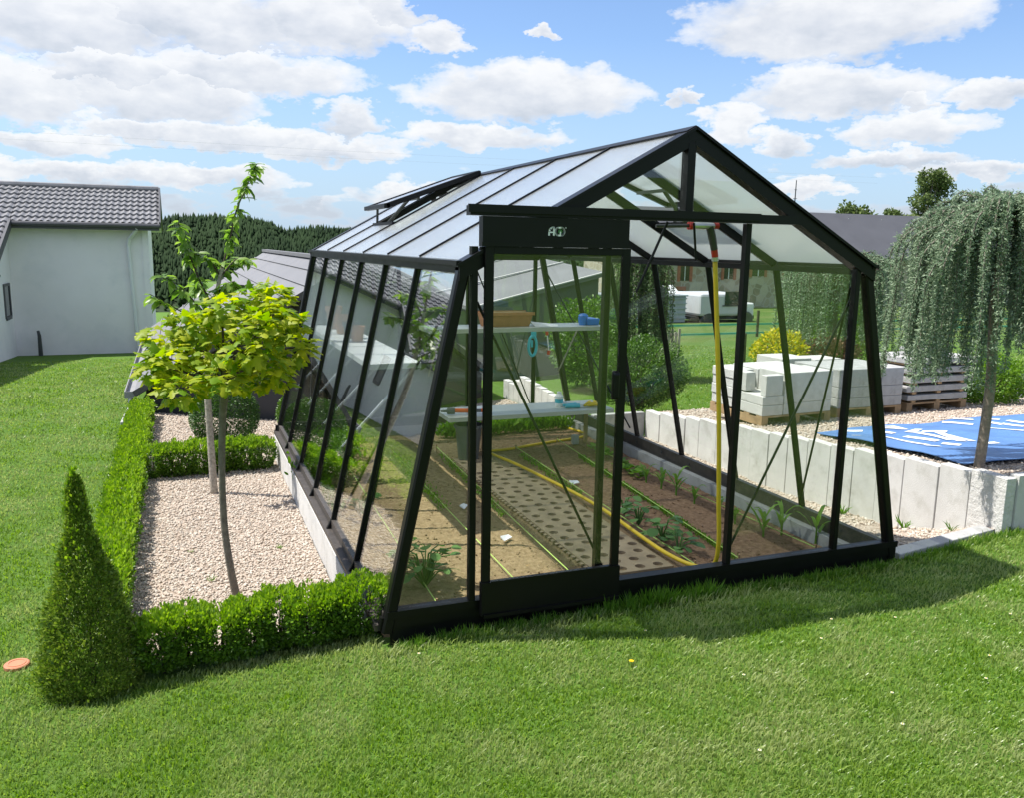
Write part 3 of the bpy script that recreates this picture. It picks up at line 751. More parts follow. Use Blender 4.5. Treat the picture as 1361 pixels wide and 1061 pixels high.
# pots on long bench
for i, (y, h, r, mt, lb) in enumerate(((3.55, .16, .075, TERRA, 'tall terracotta pot on the far part of the long white bench'), (3.2, .13, .065, DKGREY, 'dark grey pot on the long white bench between two terracotta pots'), (2.95, .12, .06, TERRA, 'small terracotta pot nearest the front on the long white bench'), (4.0, .2, .07, TERRA, 'tallest terracotta pot at the rear end of the long white bench'))):
    x = .46
    MB_ = MB().lathe((x, y, 1.0025), [(r*.72, 0), (r*.95, h*.8), (r*1.08, h*.8), (r*1.08, h), (r*.95, h), (r*.9, h*.86), (.002, h*.86)], 20)
    tag(MB_.build('flower_pot', mt, loc=(x, y, 1.0025), smooth=False), lb, 'pot', 'pots on the long bench')
# hanging things
t = thing('ring_sprinkler', 'turquoise oval hand tool hanging under the upper shelf', 'garden tool', (2.0, 3.11, .82))
pts = [(2.0+.036*math.cos(a), 3.085, .91+.085*math.sin(a)) for a in np.linspace(0, 2*PI, 25)]
MB().tube(pts, .013, 8).build('ring', CYAN, t); MB().box(1.985, 2.03, 3.078, 3.092, .975, 1.03).box(1.98, 2.0, 3.074, 3.082, .90, .96).build('hook', CYAN, t)
t = thing('hand_fork', 'red and white hand fork hanging beside the turquoise tool', 'garden tool', (2.2, 3.11, .85))
MB().tube([(2.13, 3.085, 1.03), (2.135, 3.085, 1.0)], .014, 8).tube([(2.155, 3.085, .865), (2.15, 3.085, .83)], .014, 8).build('grip', RED, t)
MB().tube([(2.135, 3.085, 1.0), (2.155, 3.085, .86)], .006, 8).build('shaft', PAPER, t)
# lower shelf items
t = thing('garden_sprayer', 'orange and grey lance head lying on the left end of the lower shelf', 'garden tool', (1.45, 3.25, .30))
MB().tube([(1.36, 3.27, .338), (1.50, 3.24, .335)], .018, 12).build('body', ORANGE, t)
MB().tube([(1.585, 3.225, .335), (1.64, 3.21, .34)], [.014, .034], 14).build('nozzle', ORANGE, t)
MB().tube([(1.24, 3.295, .335), (1.29, 3.285, .335), (1.30, 3.283, .335), (1.36, 3.27, .335)], [.008, .012, .030, .028], 12).tube([(1.5, 3.24, .335), (1.585, 3.225, .335)], .015, 12).tube([(1.64, 3.21, .342), (1.665, 3.205, .342)], [.042, .046], 18).build('head', MIDGREY, t)
t = thing('water_bottle', 'pale bottle with blue band standing on the lower shelf', 'bottle', (2.40, 3.38, .30))
MB().lathe((2.40, 3.38, .3005), [(.035, 0), (.038, .02), (.038, .10), (.02, .125), (.02, .14), (.004, .142)], 18).build('body', PAPER, t); MB().lathe((2.40, 3.38, .335), [(.0386, 0), (.0388, .035)], 18, False).build('band', CYAN, t)
for i, (x, y, a) in enumerate(((2.48, 3.26, -.1), (2.50, 3.30, .05), (2.49, 3.34, .15))):
    t = thing('trowel', 'turquoise handled trowel on the lower shelf, ' + ('front one of three', 'middle one of three', 'rear one of three')[i], 'trowel', (x, y, .30), 'trowels on the lower shelf')
    d = V((math.cos(a), math.sin(a), 0)); p = V((x, y, .3175))
    MB().tube([p-d*.07, p+d*.07], [.013, .016], 10).build('handle', CYAN, t)
    MB().hexa([p+d*.07+V((0, -.01, -.012)), p+d*.17+V((0, -.004, -.012)), p+d*.17+V((0, .004, -.012)), p+d*.07+V((0, .01, -.012))], [p+d*.07+V((0, -.01, -.006)), p+d*.17+V((0, -.004, -.008)), p+d*.17+V((0, .004, -.008)), p+d*.07+V((0, .01, -.006))]).build('blade', ALU, t)
m = MB()
for k, (dx_, dy_, a) in enumerate(((0, 0, .3), (.03, .04, 1.2), (.06, -.02, 2.2), (.02, -.05, -.4), (.08, .03, .8))):
    c = V((2.66+dx_, 3.3+dy_, .318)); d = V((math.cos(a), math.sin(a), .15)); m.tube([c-d*.05, c+V((0, 0, .012)), c+d*.05], [.014, .018, .008], 8)
tag(m.build('garden_gloves', YELLOW, loc=(2.68, 3.3, .30), smooth=True), 'crumpled yellow gloves at the right end of the lower shelf', 'gloves')
tag(MB().lathe((1.47, 3.22, -.104), [(.085, 0), (.115, .30), (.128, .30), (.128, .325), (.116, .325), (.11, .29), (.08, .01), (.002, .01)], 26).build('bucket', MIDGREY, loc=(1.47, 3.22, -.104)), 'dark grey plastic bucket on the soil under the lower shelf', 'bucket')
# hose and spray gun
hp_ = smooth_path([(1.80, .16, 1.70), (1.835, .15, 1.30), (1.87, .14, .85), (1.90, .14, .40), (1.925, .15, .12), (1.925, .20, -.02), (1.88, .33, -.055), (1.835, .55, -.052), (1.845, .9, -.052), (1.87, 1.35, -.052), (1.86, 1.8, -.052), (1.81, 2.3, -.052), (1.75, 2.8, -.052), (1.69, 3.15, -.055), (1.72, 3.36, -.07), (1.95, 3.46, -.09), (2.4, 3.60, -.09), (2.78, 3.70, -.09), (2.90, 3.80, -.09), (2.90, 3.95, -.09), (2.86, 4.1, -.09), (2.84, 4.3, -.09)], 7)
tag(MB().tube(hp_, .0125, 10).build('garden_hose', YELLOW, loc=(1.9, .15, -.09), smooth=True), 'yellow garden hose hanging from the header and snaking along the mat', 'hose')
t = thing('spray_gun', 'grey and red watering gun hooked under the header beam', 'spray gun', (1.72, .13, 1.71))
MB().tube([(1.735, .13, 1.872), (1.76, .14, 1.82), (1.785, .15, 1.755)], [.02, .021, .018], 12).tube([(1.42, .13, 1.866), (1.62, .13, 1.872)], .009, 8).build('grip', DKGREY, t)
MB().tube([(1.62, .13, 1.872), (1.70, .13, 1.874), (1.77, .13, 1.874)], [.016, .02, .014], 12).tube([(1.797, .157, 1.715), (1.799, .158, 1.695)], .0185, 12).build('body', ALU, t)
MB().tube([(1.610, .13, 1.872), (1.632, .13, 1.872)], .021, 12).tube([(1.786, .152, 1.755), (1.797, .157, 1.717)], .0175, 12).tube([(1.76, .13, 1.875), (1.785, .13, 1.875)], .017, 12).build('collar', RED, t)

# ------------------------------------------------------------------ gravel
def inpoly(px, py, poly):
    ins = np.zeros(len(px), bool); n = len(poly)
    for i in range(n):
        (x0, y0), (x1, y1) = poly[i], poly[(i+1) % n]
        c = ((y0 > py) != (y1 > py)) & (px < (x1-x0)*(py-y0)/((y1-y0) if y1 != y0 else 1e-9)+x0); ins ^= c
    return ins
def gravel(name, poly, n, size, zf, lb, lift=.018, res=.12):
    xs = [p[0] for p in poly]; ys = [p[1] for p in poly]
    bm = bmesh.new(); vs = [bm.verts.new((x, y, 0)) for x, y in poly]; bm.faces.new(vs)
    for ax, lo, hi in ((0, min(xs), max(xs)), (1, min(ys), max(ys))):
        k = lo+res
        while k < hi:
            pc = [0, 0, 0]; pn = [0, 0, 0]; pc[ax] = k; pn[ax] = 1
            bmesh.ops.bisect_plane(bm, geom=bm.verts[:]+bm.edges[:]+bm.faces[:], plane_co=pc, plane_no=pn); k += max(res, (hi-lo)/40)
    for v in bm.verts: v.co.z = float(zf(v.co.x, v.co.y))+lift
    bmesh.ops.recalc_face_normals(bm, faces=bm.faces)
    me = bpy.data.meshes.new(name); bm.to_mesh(me); bm.free()
    tag(link(name+'_bed', me, GRAVBASE), kind='structure')
    x = rng.uniform(min(xs), max(xs), n*2); y = rng.uniform(min(ys), max(ys), n*2); k = inpoly(x, y, poly); x, y = x[k][:n], y[k][:n]
    pos = np.stack([x, y, zf(x, y)+lift+rng.uniform(-.001, .006, len(x))], -1)
    tag(pebbles(name, pos, size*rng.uniform(.55, 1.25, len(x)), GRAVSTONE), lb, 'gravel', kind='stuff')
P1 = [(-1.12, .36), (-.06, .24), (-.052, 4.0), (-1.24, 3.9), (-1.26, 1.5)]
P2 = [(-1.24, 3.9), (-.052, 4.0), (-.052, 4.5), (.55, 4.52), (.58, 5.98), (-1.22, 7.22), (-1.2, 5)]
gravel('front_gravel', P1, 17000, .0100, g, 'pinkish beige gravel around the two small trees')
gravel('rear_gravel', P2, 9000, .0125, g, 'beige gravel around the clipped ball behind the low hedge')
P3 = [(3.066, .06), (4.02, .10), (4.02, 4.6), (3.24, 4.64), (3.24, 6.9), (.95, 5.85), (.59, 5.95), (.56, 4.5), (3.066, 4.5)]
gravel('side_gravel', P3, 11000, .0135, g, 'beige gravel strip between the greenhouse and the white block wall')
def zt(x, y):
    y = np.asarray(y, dtype=float); x = np.asarray(x, dtype=float)
    z = np.interp(y, [0, .44, 1.03, 1.77, 2.88, 3.62, 4.5, 6, 8], [.345, .29, .245, .175, .085, .015, -.07, -.12, -.2])
    return z + .0*x
PT = [(4.09, .115), (9.2, .16), (9.6, 2.2), (8.9, 3.8), (6.8, 4.5), (4.09, 4.56)]
gravel('terrace_gravel', PT, 14000, .0135, zt, 'sandy gravel of the raised terrace around the tarpaulin', .004)
tm = MB()
for (x0, y0), (x1, y1) in zip(PT, PT[1:]+PT[:1]):
    tm.quad((x0, y0, -.4), (x1, y1, -.4), (x1, y1, float(zt(x1, y1))), (x0, y0, float(zt(x0, y0))))
tag(tm.build('terrace_bank', GRAVBASE), kind='structure')

# ------------------------------------------------------------------ white block wall : one thing, each slab a part
wl = thing('retaining_wall', 'white concrete block wall stepping down behind the greenhouse right side', 'wall', (4.04, 2.3, -.3))
ys = [.05]; 
while ys[-1] < 4.45: ys.append(ys[-1]+random.choice([.25, .25, .27, .3]))
for i, (a, b) in enumerate(zip(ys[:-1], ys[1:])):
    zt_ = float(np.interp((a+b)/2, [.04, .44, 1.03, 1.77, 2.88, 3.62, 4.5], [.375, .325, .277, .209, .118, .046, -.043]))+random.uniform(-.006, .006)
    dx_ = random.uniform(-.006, .006)
    o = MB().box(4.0+dx_, 4.085+dx_, a+.003, b-.003, -.5, zt_).build('slab', CONC if i else CONCROUGH, wl, bevel=.004)
MB().box(4.09, 6.2, .04, .11, -.3, .37).build('end_slab', CONC, wl, bevel=.004)
zt2 = -.066
for x0, x1 in ((3.72, 3.995), (3.44, 3.716), (3.36, 3.436)):
    MB().box(x0, x1, 4.55, 4.63, -.45, zt2).build('slab', CONCGREY, wl, bevel=.004)  # grey material paints the shaded side of these white slabs
k = 0; y = 4.66
while y < 7.0:
    w = .19
    z = .13+.075*(y-5.3)-(.09 if y > 6.5 else 0)-(.08 if y > 6.75 else 0)
    MB().box(3.27, 3.35, y+.003, y+w-.003, -.5, z-.13).build('slab', CONC, wl, bevel=.004); y += w; k += 1
kb = thing('kerb_stone', 'grey concrete kerb at the lawn edge beside the right corner post', 'kerb', (3.5, .02, -.1))
MB().hexa([(3.08, -.03, -.2), (3.93, .05, -.2), (3.93, .15, -.2), (3.08, .07, -.2)], [(3.08, -.03, -.005), (3.93, .05, .03), (3.93, .15, .03), (3.08, .07, -.005)]).build('kerb_block', CONCGREY, kb, bevel=.006)

# ------------------------------------------------------------------ tarp
def tarp():
    poly = [(3.70, 1.46), (4.38, 1.51), (4.95, 1.44), (5.53, 1.52), (6.3, 1.35), (6.1, .5), (4.9, .22), (4.12, .26), (4.12, .95), (3.99, 1.0)]
    poly = [(4.38, 2.23), (5.19, 2.31), (5.76, 2.2), (6.52, 2.31), (7.6, 2.0), (7.2, .7), (5.6, .46), (4.73, .5), (4.23, .57), (4.27, 1.34)]
    t = thing('tarpaulin', 'blue tarpaulin with white print spread on the terrace gravel', 'tarpaulin', (5, .9, .33))
    bm = bmesh.new(); bm.faces.new([bm.verts.new((x, y, 0)) for x, y in poly])
    for ax in (0, 1):
        for k in np.arange(.2, 8, .11):
            pc = [0, 0, 0]; pn = [0, 0, 0]; pc[ax] = k; pn[ax] = 1
            bmesh.ops.bisect_plane(bm, geom=bm.verts[:]+bm.edges[:]+bm.faces[:], plane_co=pc, plane_no=pn)
    def h(x, y): return float(zt(x, y))+.045+float(lump(np.float64(x), np.float64(y), .008, 4))
    for v in bm.verts: v.co.z = h(v.co.x, v.co.y)
    r = bmesh.ops.extrude_face_region(bm, geom=bm.faces[:])
    for e in r['geom']:
        if isinstance(e, bmesh.types.BMVert): e.co.z -= .006
    bmesh.ops.recalc_face_normals(bm, faces=bm.faces)
    me = bpy.data.meshes.new('sheet'); bm.to_mesh(me); bm.free(); link('sheet', me, TARP, t)
    ST = [(4.65, 2.189, 4.76, 2.082), (4.514, 1.948, 4.552, 1.881), (5.064, 2.203, 5.119, 2.121), (5.156, 2.158, 5.082, 1.925), (4.948, 2.075, 5.103, 1.946), (4.789, 1.914, 4.808, 1.776), (4.559, 1.679, 4.585, 1.213), (4.767, 1.619, 4.789, 1.31), (4.965, 1.778, 5.188, 1.873), (5.012, 1.806, 5.03, 1.69), (5.007, 1.702, 4.906, 1.296), (5.104, 1.76, 5.206, 1.595), (5.167, 1.67, 4.945, 1.227), (5.095, 1.495, 5.063, 1.213), (5.077, 1.433, 4.955, 1.222), (4.516, 1.178, 4.617, 1.124), (4.754, 1.234, 4.813, 1.112), (5.066, 1.116, 5.188, 1.099), (5.762, 2.145, 5.907, 1.934), (5.979, 2.218, 6.099, 2.097), (6.097, 1.979, 6.112, 1.798), (6.257, 2.079, 6.311, 1.991), (5.832, 1.71, 5.901, 1.417), (6.144, 1.839, 6.166, 1.623), (6.327, 1.923, 6.325, 1.747)]
    m = MB()
    for x0, y0, x1, y1 in ST:
        p0, p1 = V((x0, y0, 0)), V((x1, y1, 0)); d = (p1-p0); n = V((-d.y, d.x, 0)).normalized()*.034; K = 6
        for i in range(K):
            q = [p0+d*(i/K)-n, p0+d*((i+1)/K)-n, p0+d*((i+1)/K)+n, p0+d*(i/K)+n]
            m.quad(*[(p.x, p.y, h(p.x, p.y)+.005) for p in q])
    m.build('print', TARPW, t)
tarp()

# ------------------------------------------------------------------ pallets and blocks
def frame2(o, u, v):
    o = V(o); return lambda a, b, z: (o.x+u[0]*a+v[0]*b, o.y+u[1]*a+v[1]*b, o.z+z)
def obox(F, a0, a1, b0, b1, z0, z1): return MB().hexa([F(a0, b0, z0), F(a1, b0, z0), F(a1, b1, z0), F(a0, b1, z0)], [F(a0, b0, z1), F(a1, b0, z1), F(a1, b1, z1), F(a0, b1, z1)])
def join(*ms):
    r = MB()
    for m_ in ms:
        i = len(r.v); r.v += m_.v; r.f += [tuple(q+i for q in f) for f in m_.f]
    return r
def pallet(F, la, lb_, label):
    t = thing('wooden_pallet', label, 'pallet', F(la/2, lb_/2, 0), 'pallets under the concrete blocks')
    for i in range(5):
        b0 = i*(lb_-.09)/4; obox(F, 0, la, b0, b0+.09, .075, .092).build('deck_board', WOOD, t)
    for i in range(3):
        a0 = i*(la-.08)/2; obox(F, a0, a0+.08, 0, lb_, .0, .0745).build('bearer', WOOD, t)
u1 = V((.99, .05)).normalized(); v1 = V((-.30, .95)).normalized()
FA = frame2((4.32, 2.92, float(zt(0, 2.95))+.008), (.997, .07), (.01, 1.0))
pallet(FA, .88, .87, 'wooden pallet carrying the pile of pale blocks nearest the greenhouse')
g1 = 'pale concrete blocks stacked on pallets'
def block(F, a0, a1, b0, b1, z0, z1, lb, mat=CONCBLK): tag(obox(F, a0+.002, a1-.002, b0+.002, b1-.002, z0+.001, z1).build('concrete_block', mat, loc=F((a0+a1)/2, (b0+b1)/2, z0), bevel=.006), lb, 'block', g1)
for q_ in ((0, .26, .0, .40, .093, .195, 'bottom pale block at the near left corner of the front pile'), (0, .26, .0, .40, .196, .29, 'second pale block up at the near left corner of the front pile'),
           (.01, .25, .41, .87, .093, .20, 'bottom pale block at the far left of the front pile'), (0, .26, .41, .87, .201, .30, 'second pale block at the far left of the front pile'),
           (.01, .26, .50, .87, .301, .39, 'third pale block at the far left of the front pile'), (0, .25, .48, .87, .391, .48, 'top pale block at the far left of the front pile'),
           (.0, .12, .28, .45, .301, .485, 'small upright pale block left of the gap in the front pile'), (.03, .24, .0, .09, .291, .49, 'upright pale block at the front edge above the gap'),
           (.265, .88, 0, .42, .206, .505, 'largest grey faced block on the right of the front pile'), (.265, .88, 0, .42, .093, .205, 'bottom grey faced block on the right of the front pile'),
           (.265, .88, .43, .87, .093, .49, 'broad pale block at the back right of the front pile')):
    block(FA, *q_)
FB = frame2((5.40, 3.12, float(zt(0, 3.15))+.008), (.998, .0), (-.0, 1.0))
pallet(FB, .86, .7, 'wooden pallet under the grey stack in the middle')
q = ['left bottom', 'right bottom', 'left middle', 'right middle', 'left top', 'right top']
i = 0
for z0, z1 in ((.093, .205), (.206, .315), (.316, .50)):
    for a0, a1 in ((0, .56), (.565, .86)):
        block(FB, a0, a1, 0, .7, z0, z1, q[i]+' grey block of the middle stack beside the spaced slabs', CONCGREY); i += 1
block(FB, -.12, .28, .75, 1.2, .0, .52, 'big pale block standing behind the middle stack'); block(FB, .33, .70, .75, 1.1, .0, .50, 'smaller pale block behind the middle stack, right of the big one')
FC = frame2((6.40, 3.18, float(zt(0, 3.2))+.008), (.998, .02), (0, 1.0))
pallet(FC, .88, .6, 'wooden pallet under the slabs kept apart by battens')
for k in range(5):
    z0 = .093+k*.099; o_ = rng.uniform(-.02, .02)
    tag(obox(FC, -.02+.008*k+o_, .86+.025*k+o_, rng.uniform(-.02, .01), .6, z0+.024, z0+.088).build('concrete_slab', CONCGREY, loc=FC(.43, .3, z0), bevel=.007), ('lowest', 'second lowest', 'middle', 'second highest', 'highest full length')[k]+' grey slab of the spaced slab stack on its pallet', 'slab', 'grey slabs stacked with battens')
    for j, a in enumerate((.06, .42, .76)): tag(obox(FC, a, a+.06, .0, .58, z0+.001, z0+.023).build('wood_batten', WOOD, loc=FC(a, .2, z0)), ('left', 'middle', 'right')[j]+' batten under the '+('lowest', 'second lowest', 'middle', 'second highest', 'highest')[k]+' grey slab', 'batten', 'battens between the slabs')
tag(obox(FC, .18, .60, .05, .35, .586, .67).build('concrete_block', CONCGREY, loc=FC(.3, .2, .586), bevel=.006), 'short grey block lying on top of the spaced slab stack', 'block', g1)

# ------------------------------------------------------------------ plants outside
def hedge(name, lb, line, spacing, half, h, n, size, mats, zf=g, top=1.0):
    (x0, y0), (x1, y1) = line; Ln = math.hypot(x1-x0, y1-y0); K = max(2, int(Ln/spacing)); t = thing(name, lb, 'hedge', ((x0+x1)/2, (y0+y1)/2, float(zf((x0+x1)/2, (y0+y1)/2))))
    st = MB(); P, A_, N_, Sz, Q, D_, M_, S2 = [], [], [], [], [], [], [], []
    for i in range(K):
        u = (i+.5)/K; cx = x0+(x1-x0)*u+rng.normal(scale=.012); cy = y0+(y1-y0)*u+rng.normal(scale=.012); z0 = float(zf(cx, cy))
        hh = h*rng.uniform(.9, 1.07); rw = half*rng.uniform(.9, 1.12)
        for k in range(4):
            a = rng.uniform(0, 6.28); st.tube([(cx, cy, z0-.02), (cx+.4*rw*math.cos(a), cy+.4*rw*math.sin(a), z0+hh*.7)], [.006, .003], 4)
        d = rdir(n); r = rng.uniform(.25, 1, n)**.3
        # superellipsoid
        dd = np.sign(d)*np.abs(d)**.7
        tz = (dd[:, 2]*r+1)/2; wid = .62+.38*np.clip(tz*2.2, 0, 1)
        lump_ = 1+.10*np.sin(d[:, 0]*9+i)*np.sin(d[:, 2]*8+i*2)
        pos = np.stack([cx+dd[:, 0]*r*rw*wid*lump_*1.05, cy+dd[:, 1]*r*rw*wid*lump_*1.05, z0+.02+tz*hh*lump_], -1)
        al, nm = outleaf(n, d, .55, .75)
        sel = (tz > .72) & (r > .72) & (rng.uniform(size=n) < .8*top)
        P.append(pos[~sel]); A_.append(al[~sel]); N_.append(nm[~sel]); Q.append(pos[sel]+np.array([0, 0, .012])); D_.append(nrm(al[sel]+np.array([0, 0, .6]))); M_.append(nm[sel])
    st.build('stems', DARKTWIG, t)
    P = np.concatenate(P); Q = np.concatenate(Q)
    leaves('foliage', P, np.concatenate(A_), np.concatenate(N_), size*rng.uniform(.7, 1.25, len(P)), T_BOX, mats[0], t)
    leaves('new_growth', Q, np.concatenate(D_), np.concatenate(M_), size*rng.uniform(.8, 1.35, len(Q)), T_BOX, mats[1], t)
    return t
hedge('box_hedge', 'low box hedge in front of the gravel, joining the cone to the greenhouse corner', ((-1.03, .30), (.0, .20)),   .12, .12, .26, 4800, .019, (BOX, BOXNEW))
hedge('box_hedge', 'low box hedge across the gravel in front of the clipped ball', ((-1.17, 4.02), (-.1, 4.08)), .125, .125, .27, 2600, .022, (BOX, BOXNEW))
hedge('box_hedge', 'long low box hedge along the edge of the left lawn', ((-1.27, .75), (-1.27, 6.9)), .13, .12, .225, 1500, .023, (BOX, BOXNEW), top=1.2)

def cone_shrub():
    cx, cy = -1.262, .31; z0 = float(g(cx, cy)); t = thing('cone_topiary', 'tall clipped cone topiary with a thin shaggy tip at the hedge corner', 'topiary', (cx, cy, z0))
    prof = np.array([(z_*.885, r_*.90) for z_, r_ in [(0, .215), (.08, .24), (.25, .208), (.43, .165), (.62, .112), (.8, .058), (.9, .042), (.98, .038), (1.05, .026), (1.1, .01)]])
    n = 27000; u = rng.uniform(0, 1, n*3); zz = u*.97; R = np.interp(zz, prof[:, 0], prof[:, 1])
    keep = rng.uniform(size=len(zz)) < (R/.24+.06); zz, R = zz[keep][:n], R[keep][:n]; n = len(zz)
    a = rng.uniform(0, 2*PI, n); lm = 1+.055*np.sin(a*5+zz*14)+.05*np.sin(a*3-zz*23)+.05*np.sin(a*9+zz*41)+.04*np.sin(a*13-zz*57)
    r = R*(rng.uniform(.3, 1, n)**.2)*lm*(1+rng.normal(scale=.07, size=n))
    lean = .0*zz
    pos = np.stack([cx+r*np.cos(a)-.02*zz+lean, cy+r*np.sin(a), z0+zz], -1)
    out = np.stack([np.cos(a), np.sin(a), .5*np.ones(n)], -1); al, nm = outleaf(n, nrm(out), .6, .7)
    leaves('foliage', pos, al, nm, .017*rng.uniform(.7, 1.25, n), T_BOX, YEWCONE, t)
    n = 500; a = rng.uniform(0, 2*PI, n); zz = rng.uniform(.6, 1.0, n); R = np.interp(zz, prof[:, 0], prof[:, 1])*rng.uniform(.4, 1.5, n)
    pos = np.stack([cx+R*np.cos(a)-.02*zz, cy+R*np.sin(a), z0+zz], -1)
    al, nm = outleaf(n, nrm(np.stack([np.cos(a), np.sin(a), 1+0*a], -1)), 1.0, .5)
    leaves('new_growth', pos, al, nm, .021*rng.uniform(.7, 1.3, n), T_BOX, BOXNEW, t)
    MB().tube([(cx, cy, z0-.03), (cx, cy, z0+.12), (cx, cy, z0+.25)], [.014, .008, .003], 6).build('stem', DARKTWIG, t)
cone_shrub()
def ball(x, y, r, n, lb, size=.021, mat=BALLM, rz=None):
    z0 = float(g(x, y)); rz = rz or r; t = thing('ball_topiary', lb, 'topiary', (x, y, z0))
    leafball('foliage', (x, y, z0+rz*.95), r, r, rz, n, size, T_BOX, mat, t, .78, .3)
    MB().tube([(x, y, z0-.02), (x, y, z0+rz)], [.025, .01], 6).build('stem', DARKTWIG, t)
ball(-.45, 5.15, .335, 17000, 'round clipped box ball on the gravel between the hedge and dark building')
ball(.28, 5.55, .19, 7000, 'smaller clipped bush half hidden by the rear left greenhouse corner', .02, SHRUB, .24)

def polytree(t, name, path, r, mat, n=9): return MB().tube(smooth_path(path, 6), list(np.interp(np.linspace(0, 1, (len(path)-1)*6+1), np.linspace(0, 1, len(r)), r)), n).build(name, mat, t, smooth=True)
# maple
t = thing('maple_tree', 'small standard maple with a round yellow green crown in the gravel', 'tree', (-.595, 1.11, -.25))
polytree(t, 'trunk', [(-.592, 1.11, -.27), (-.625, 1.10, -.05), (-.648, 1.09, .2), (-.65, 1.07, .5), (-.638, 1.05, .78), (-.622, 1.03, .95), (-.61, 1.01, 1.1)], [.024, .021, .019, .018, .019, .022, .016], BARK)
br = MB(); MC_ = [(-.93, 1.17, 1.0), (-.98, 1.14, -.1), (-.80, 1.32, .1), (-.86, 1.04, -.22), (-.66, 1.28, .25), (-.64, 1.10, -.25), (-.62, 1.42, .0), (-.42, 1.45, .1), (-.33, 1.40, -.12), (-.25, 1.34, .05), (-.22, 1.22, -.1), (-.38, 1.16, -.24), (-.34, 1.05, .05), (-.50, 1.24, -.3), (-.48, 1.02, .2), (-.72, 1.20, -.02), (-.45, 1.34, -.22), (-.30, 1.48, .2), (-.75, 1.05, .22), (-.95, 1.27, .15)]
MP, MA, MNm = [], [], []
for k, (mx_, mz_, my_) in enumerate(MC_):
    mx_ = -.60+(mx_+.60)*.86; mz_ = 1.23+(mz_-1.24)*1.0
    my_ = my_ if abs(my_) < .5 else 0
    st = V((-.615, 1.02, .93+.008*k)); e = V((mx_, 1.0+my_, mz_)); br.tube(smooth_path([st, st.lerp(e, .5)+V((0, 0, .04)), e], 4), [.010-.0007*i for i in range(9)], 6)
    nn = 72; d = rdir(nn); rr = rng.uniform(.2, 1, nn)**.5
    p_ = np.array(tuple(e))+d*rr[:, None]*np.array([.11, .12, .085]); MP.append(p_)
    o_ = nrm(d*np.array([1, 1, .5])+rdir(nn)*.5+np.array([0, 0, -.3])); MA.append(o_); MNm.append(nrm(np.array([0, 0, .9])+d*.5+rdir(nn)*.5))
br.build('branches', DARKTWIG, t)
MP, MA, MNm = np.concatenate(MP), np.concatenate(MA), np.concatenate(MNm)
leaves('crown', MP, MA, MNm, rng.uniform(.04, .083, len(MP)), T_MAPLE, MAPLE, t)
# cherry
t = thing('cherry_tree', 'young cherry tree with sparse drooping leaves rising behind the maple', 'tree', (-.63, 3.37, -.25))
tr = [(-.63, 3.37, -.27), (-.64, 3.37, .2), (-.645, 3.36, .6), (-.63, 3.35, .95), (-.56, 3.33, 1.3), (-.50, 3.32, 1.55)]
polytree(t, 'trunk', tr, [.030, .027, .026, .024, .018, .014], PALEBARK)
lead = smooth_path([(-.50, 3.32, 1.55), (-.44, 3.31, 1.75), (-.38, 3.3, 1.98), (-.30, 3.3, 2.16), (-.215, 3.3, 2.34)], 6)
brs = [lead, smooth_path([(-.58, 3.33, 1.25), (-.68, 3.28, 1.5), (-.75, 3.26, 1.72), (-.80, 3.25, 1.9)], 6), smooth_path([(-.60, 3.34, 1.1), (-.8, 3.28, 1.22), (-1.02, 3.22, 1.36)], 6),
       smooth_path([(-.55, 3.33, 1.35), (-.38, 3.30, 1.42), (-.22, 3.26, 1.38)], 6), smooth_path([(-.60, 3.34, 1.15), (-.78, 3.25, 1.38), (-.93, 3.2, 1.50)], 6), smooth_path([(-.52, 3.32, 1.5), (-.60, 3.30, 1.62), (-.72, 3.28, 1.66)], 6), smooth_path([(-.5, 3.32, 1.5), (-.38, 3.4, 1.62), (-.28, 3.42, 1.6)], 6),
       smooth_path([(-.57, 3.33, 1.28), (-.5, 3.2, 1.42), (-.42, 3.12, 1.46)], 6), smooth_path([(-.58, 3.33, 1.22), (-.66, 3.45, 1.38), (-.70, 3.5, 1.48)], 6)]
m = MB(); LP, LA = [], []
for bi, b in enumerate(brs):
    m.tube(b, list(np.linspace(.009, .003, len(b))), 6)
    nl = {0: 100, 1: 58}.get(bi, 40)
    for k in range(nl):
        f = rng.uniform(.12, 1.0); i = min(int(f*(len(b)-1)), len(b)-2); p = b[i].lerp(b[i+1], rng.uniform()); a = rng.uniform(0, 6.28)
        LP.append(tuple(p)); LA.append((math.cos(a)*.9, math.sin(a)*.9, rng.uniform(-1.1, .25)))
m.build('branches', DARKTWIG, t)
LP, LA = np.array(LP), np.array(LA); nm = nrm(np.array([0, 0, 1])+rdir(len(LP))*.5+LA*.3)
leaves('crown', LP, LA, nm, rng.uniform(.07, .125, len(LP)), T_LONG, CHERRY, t)

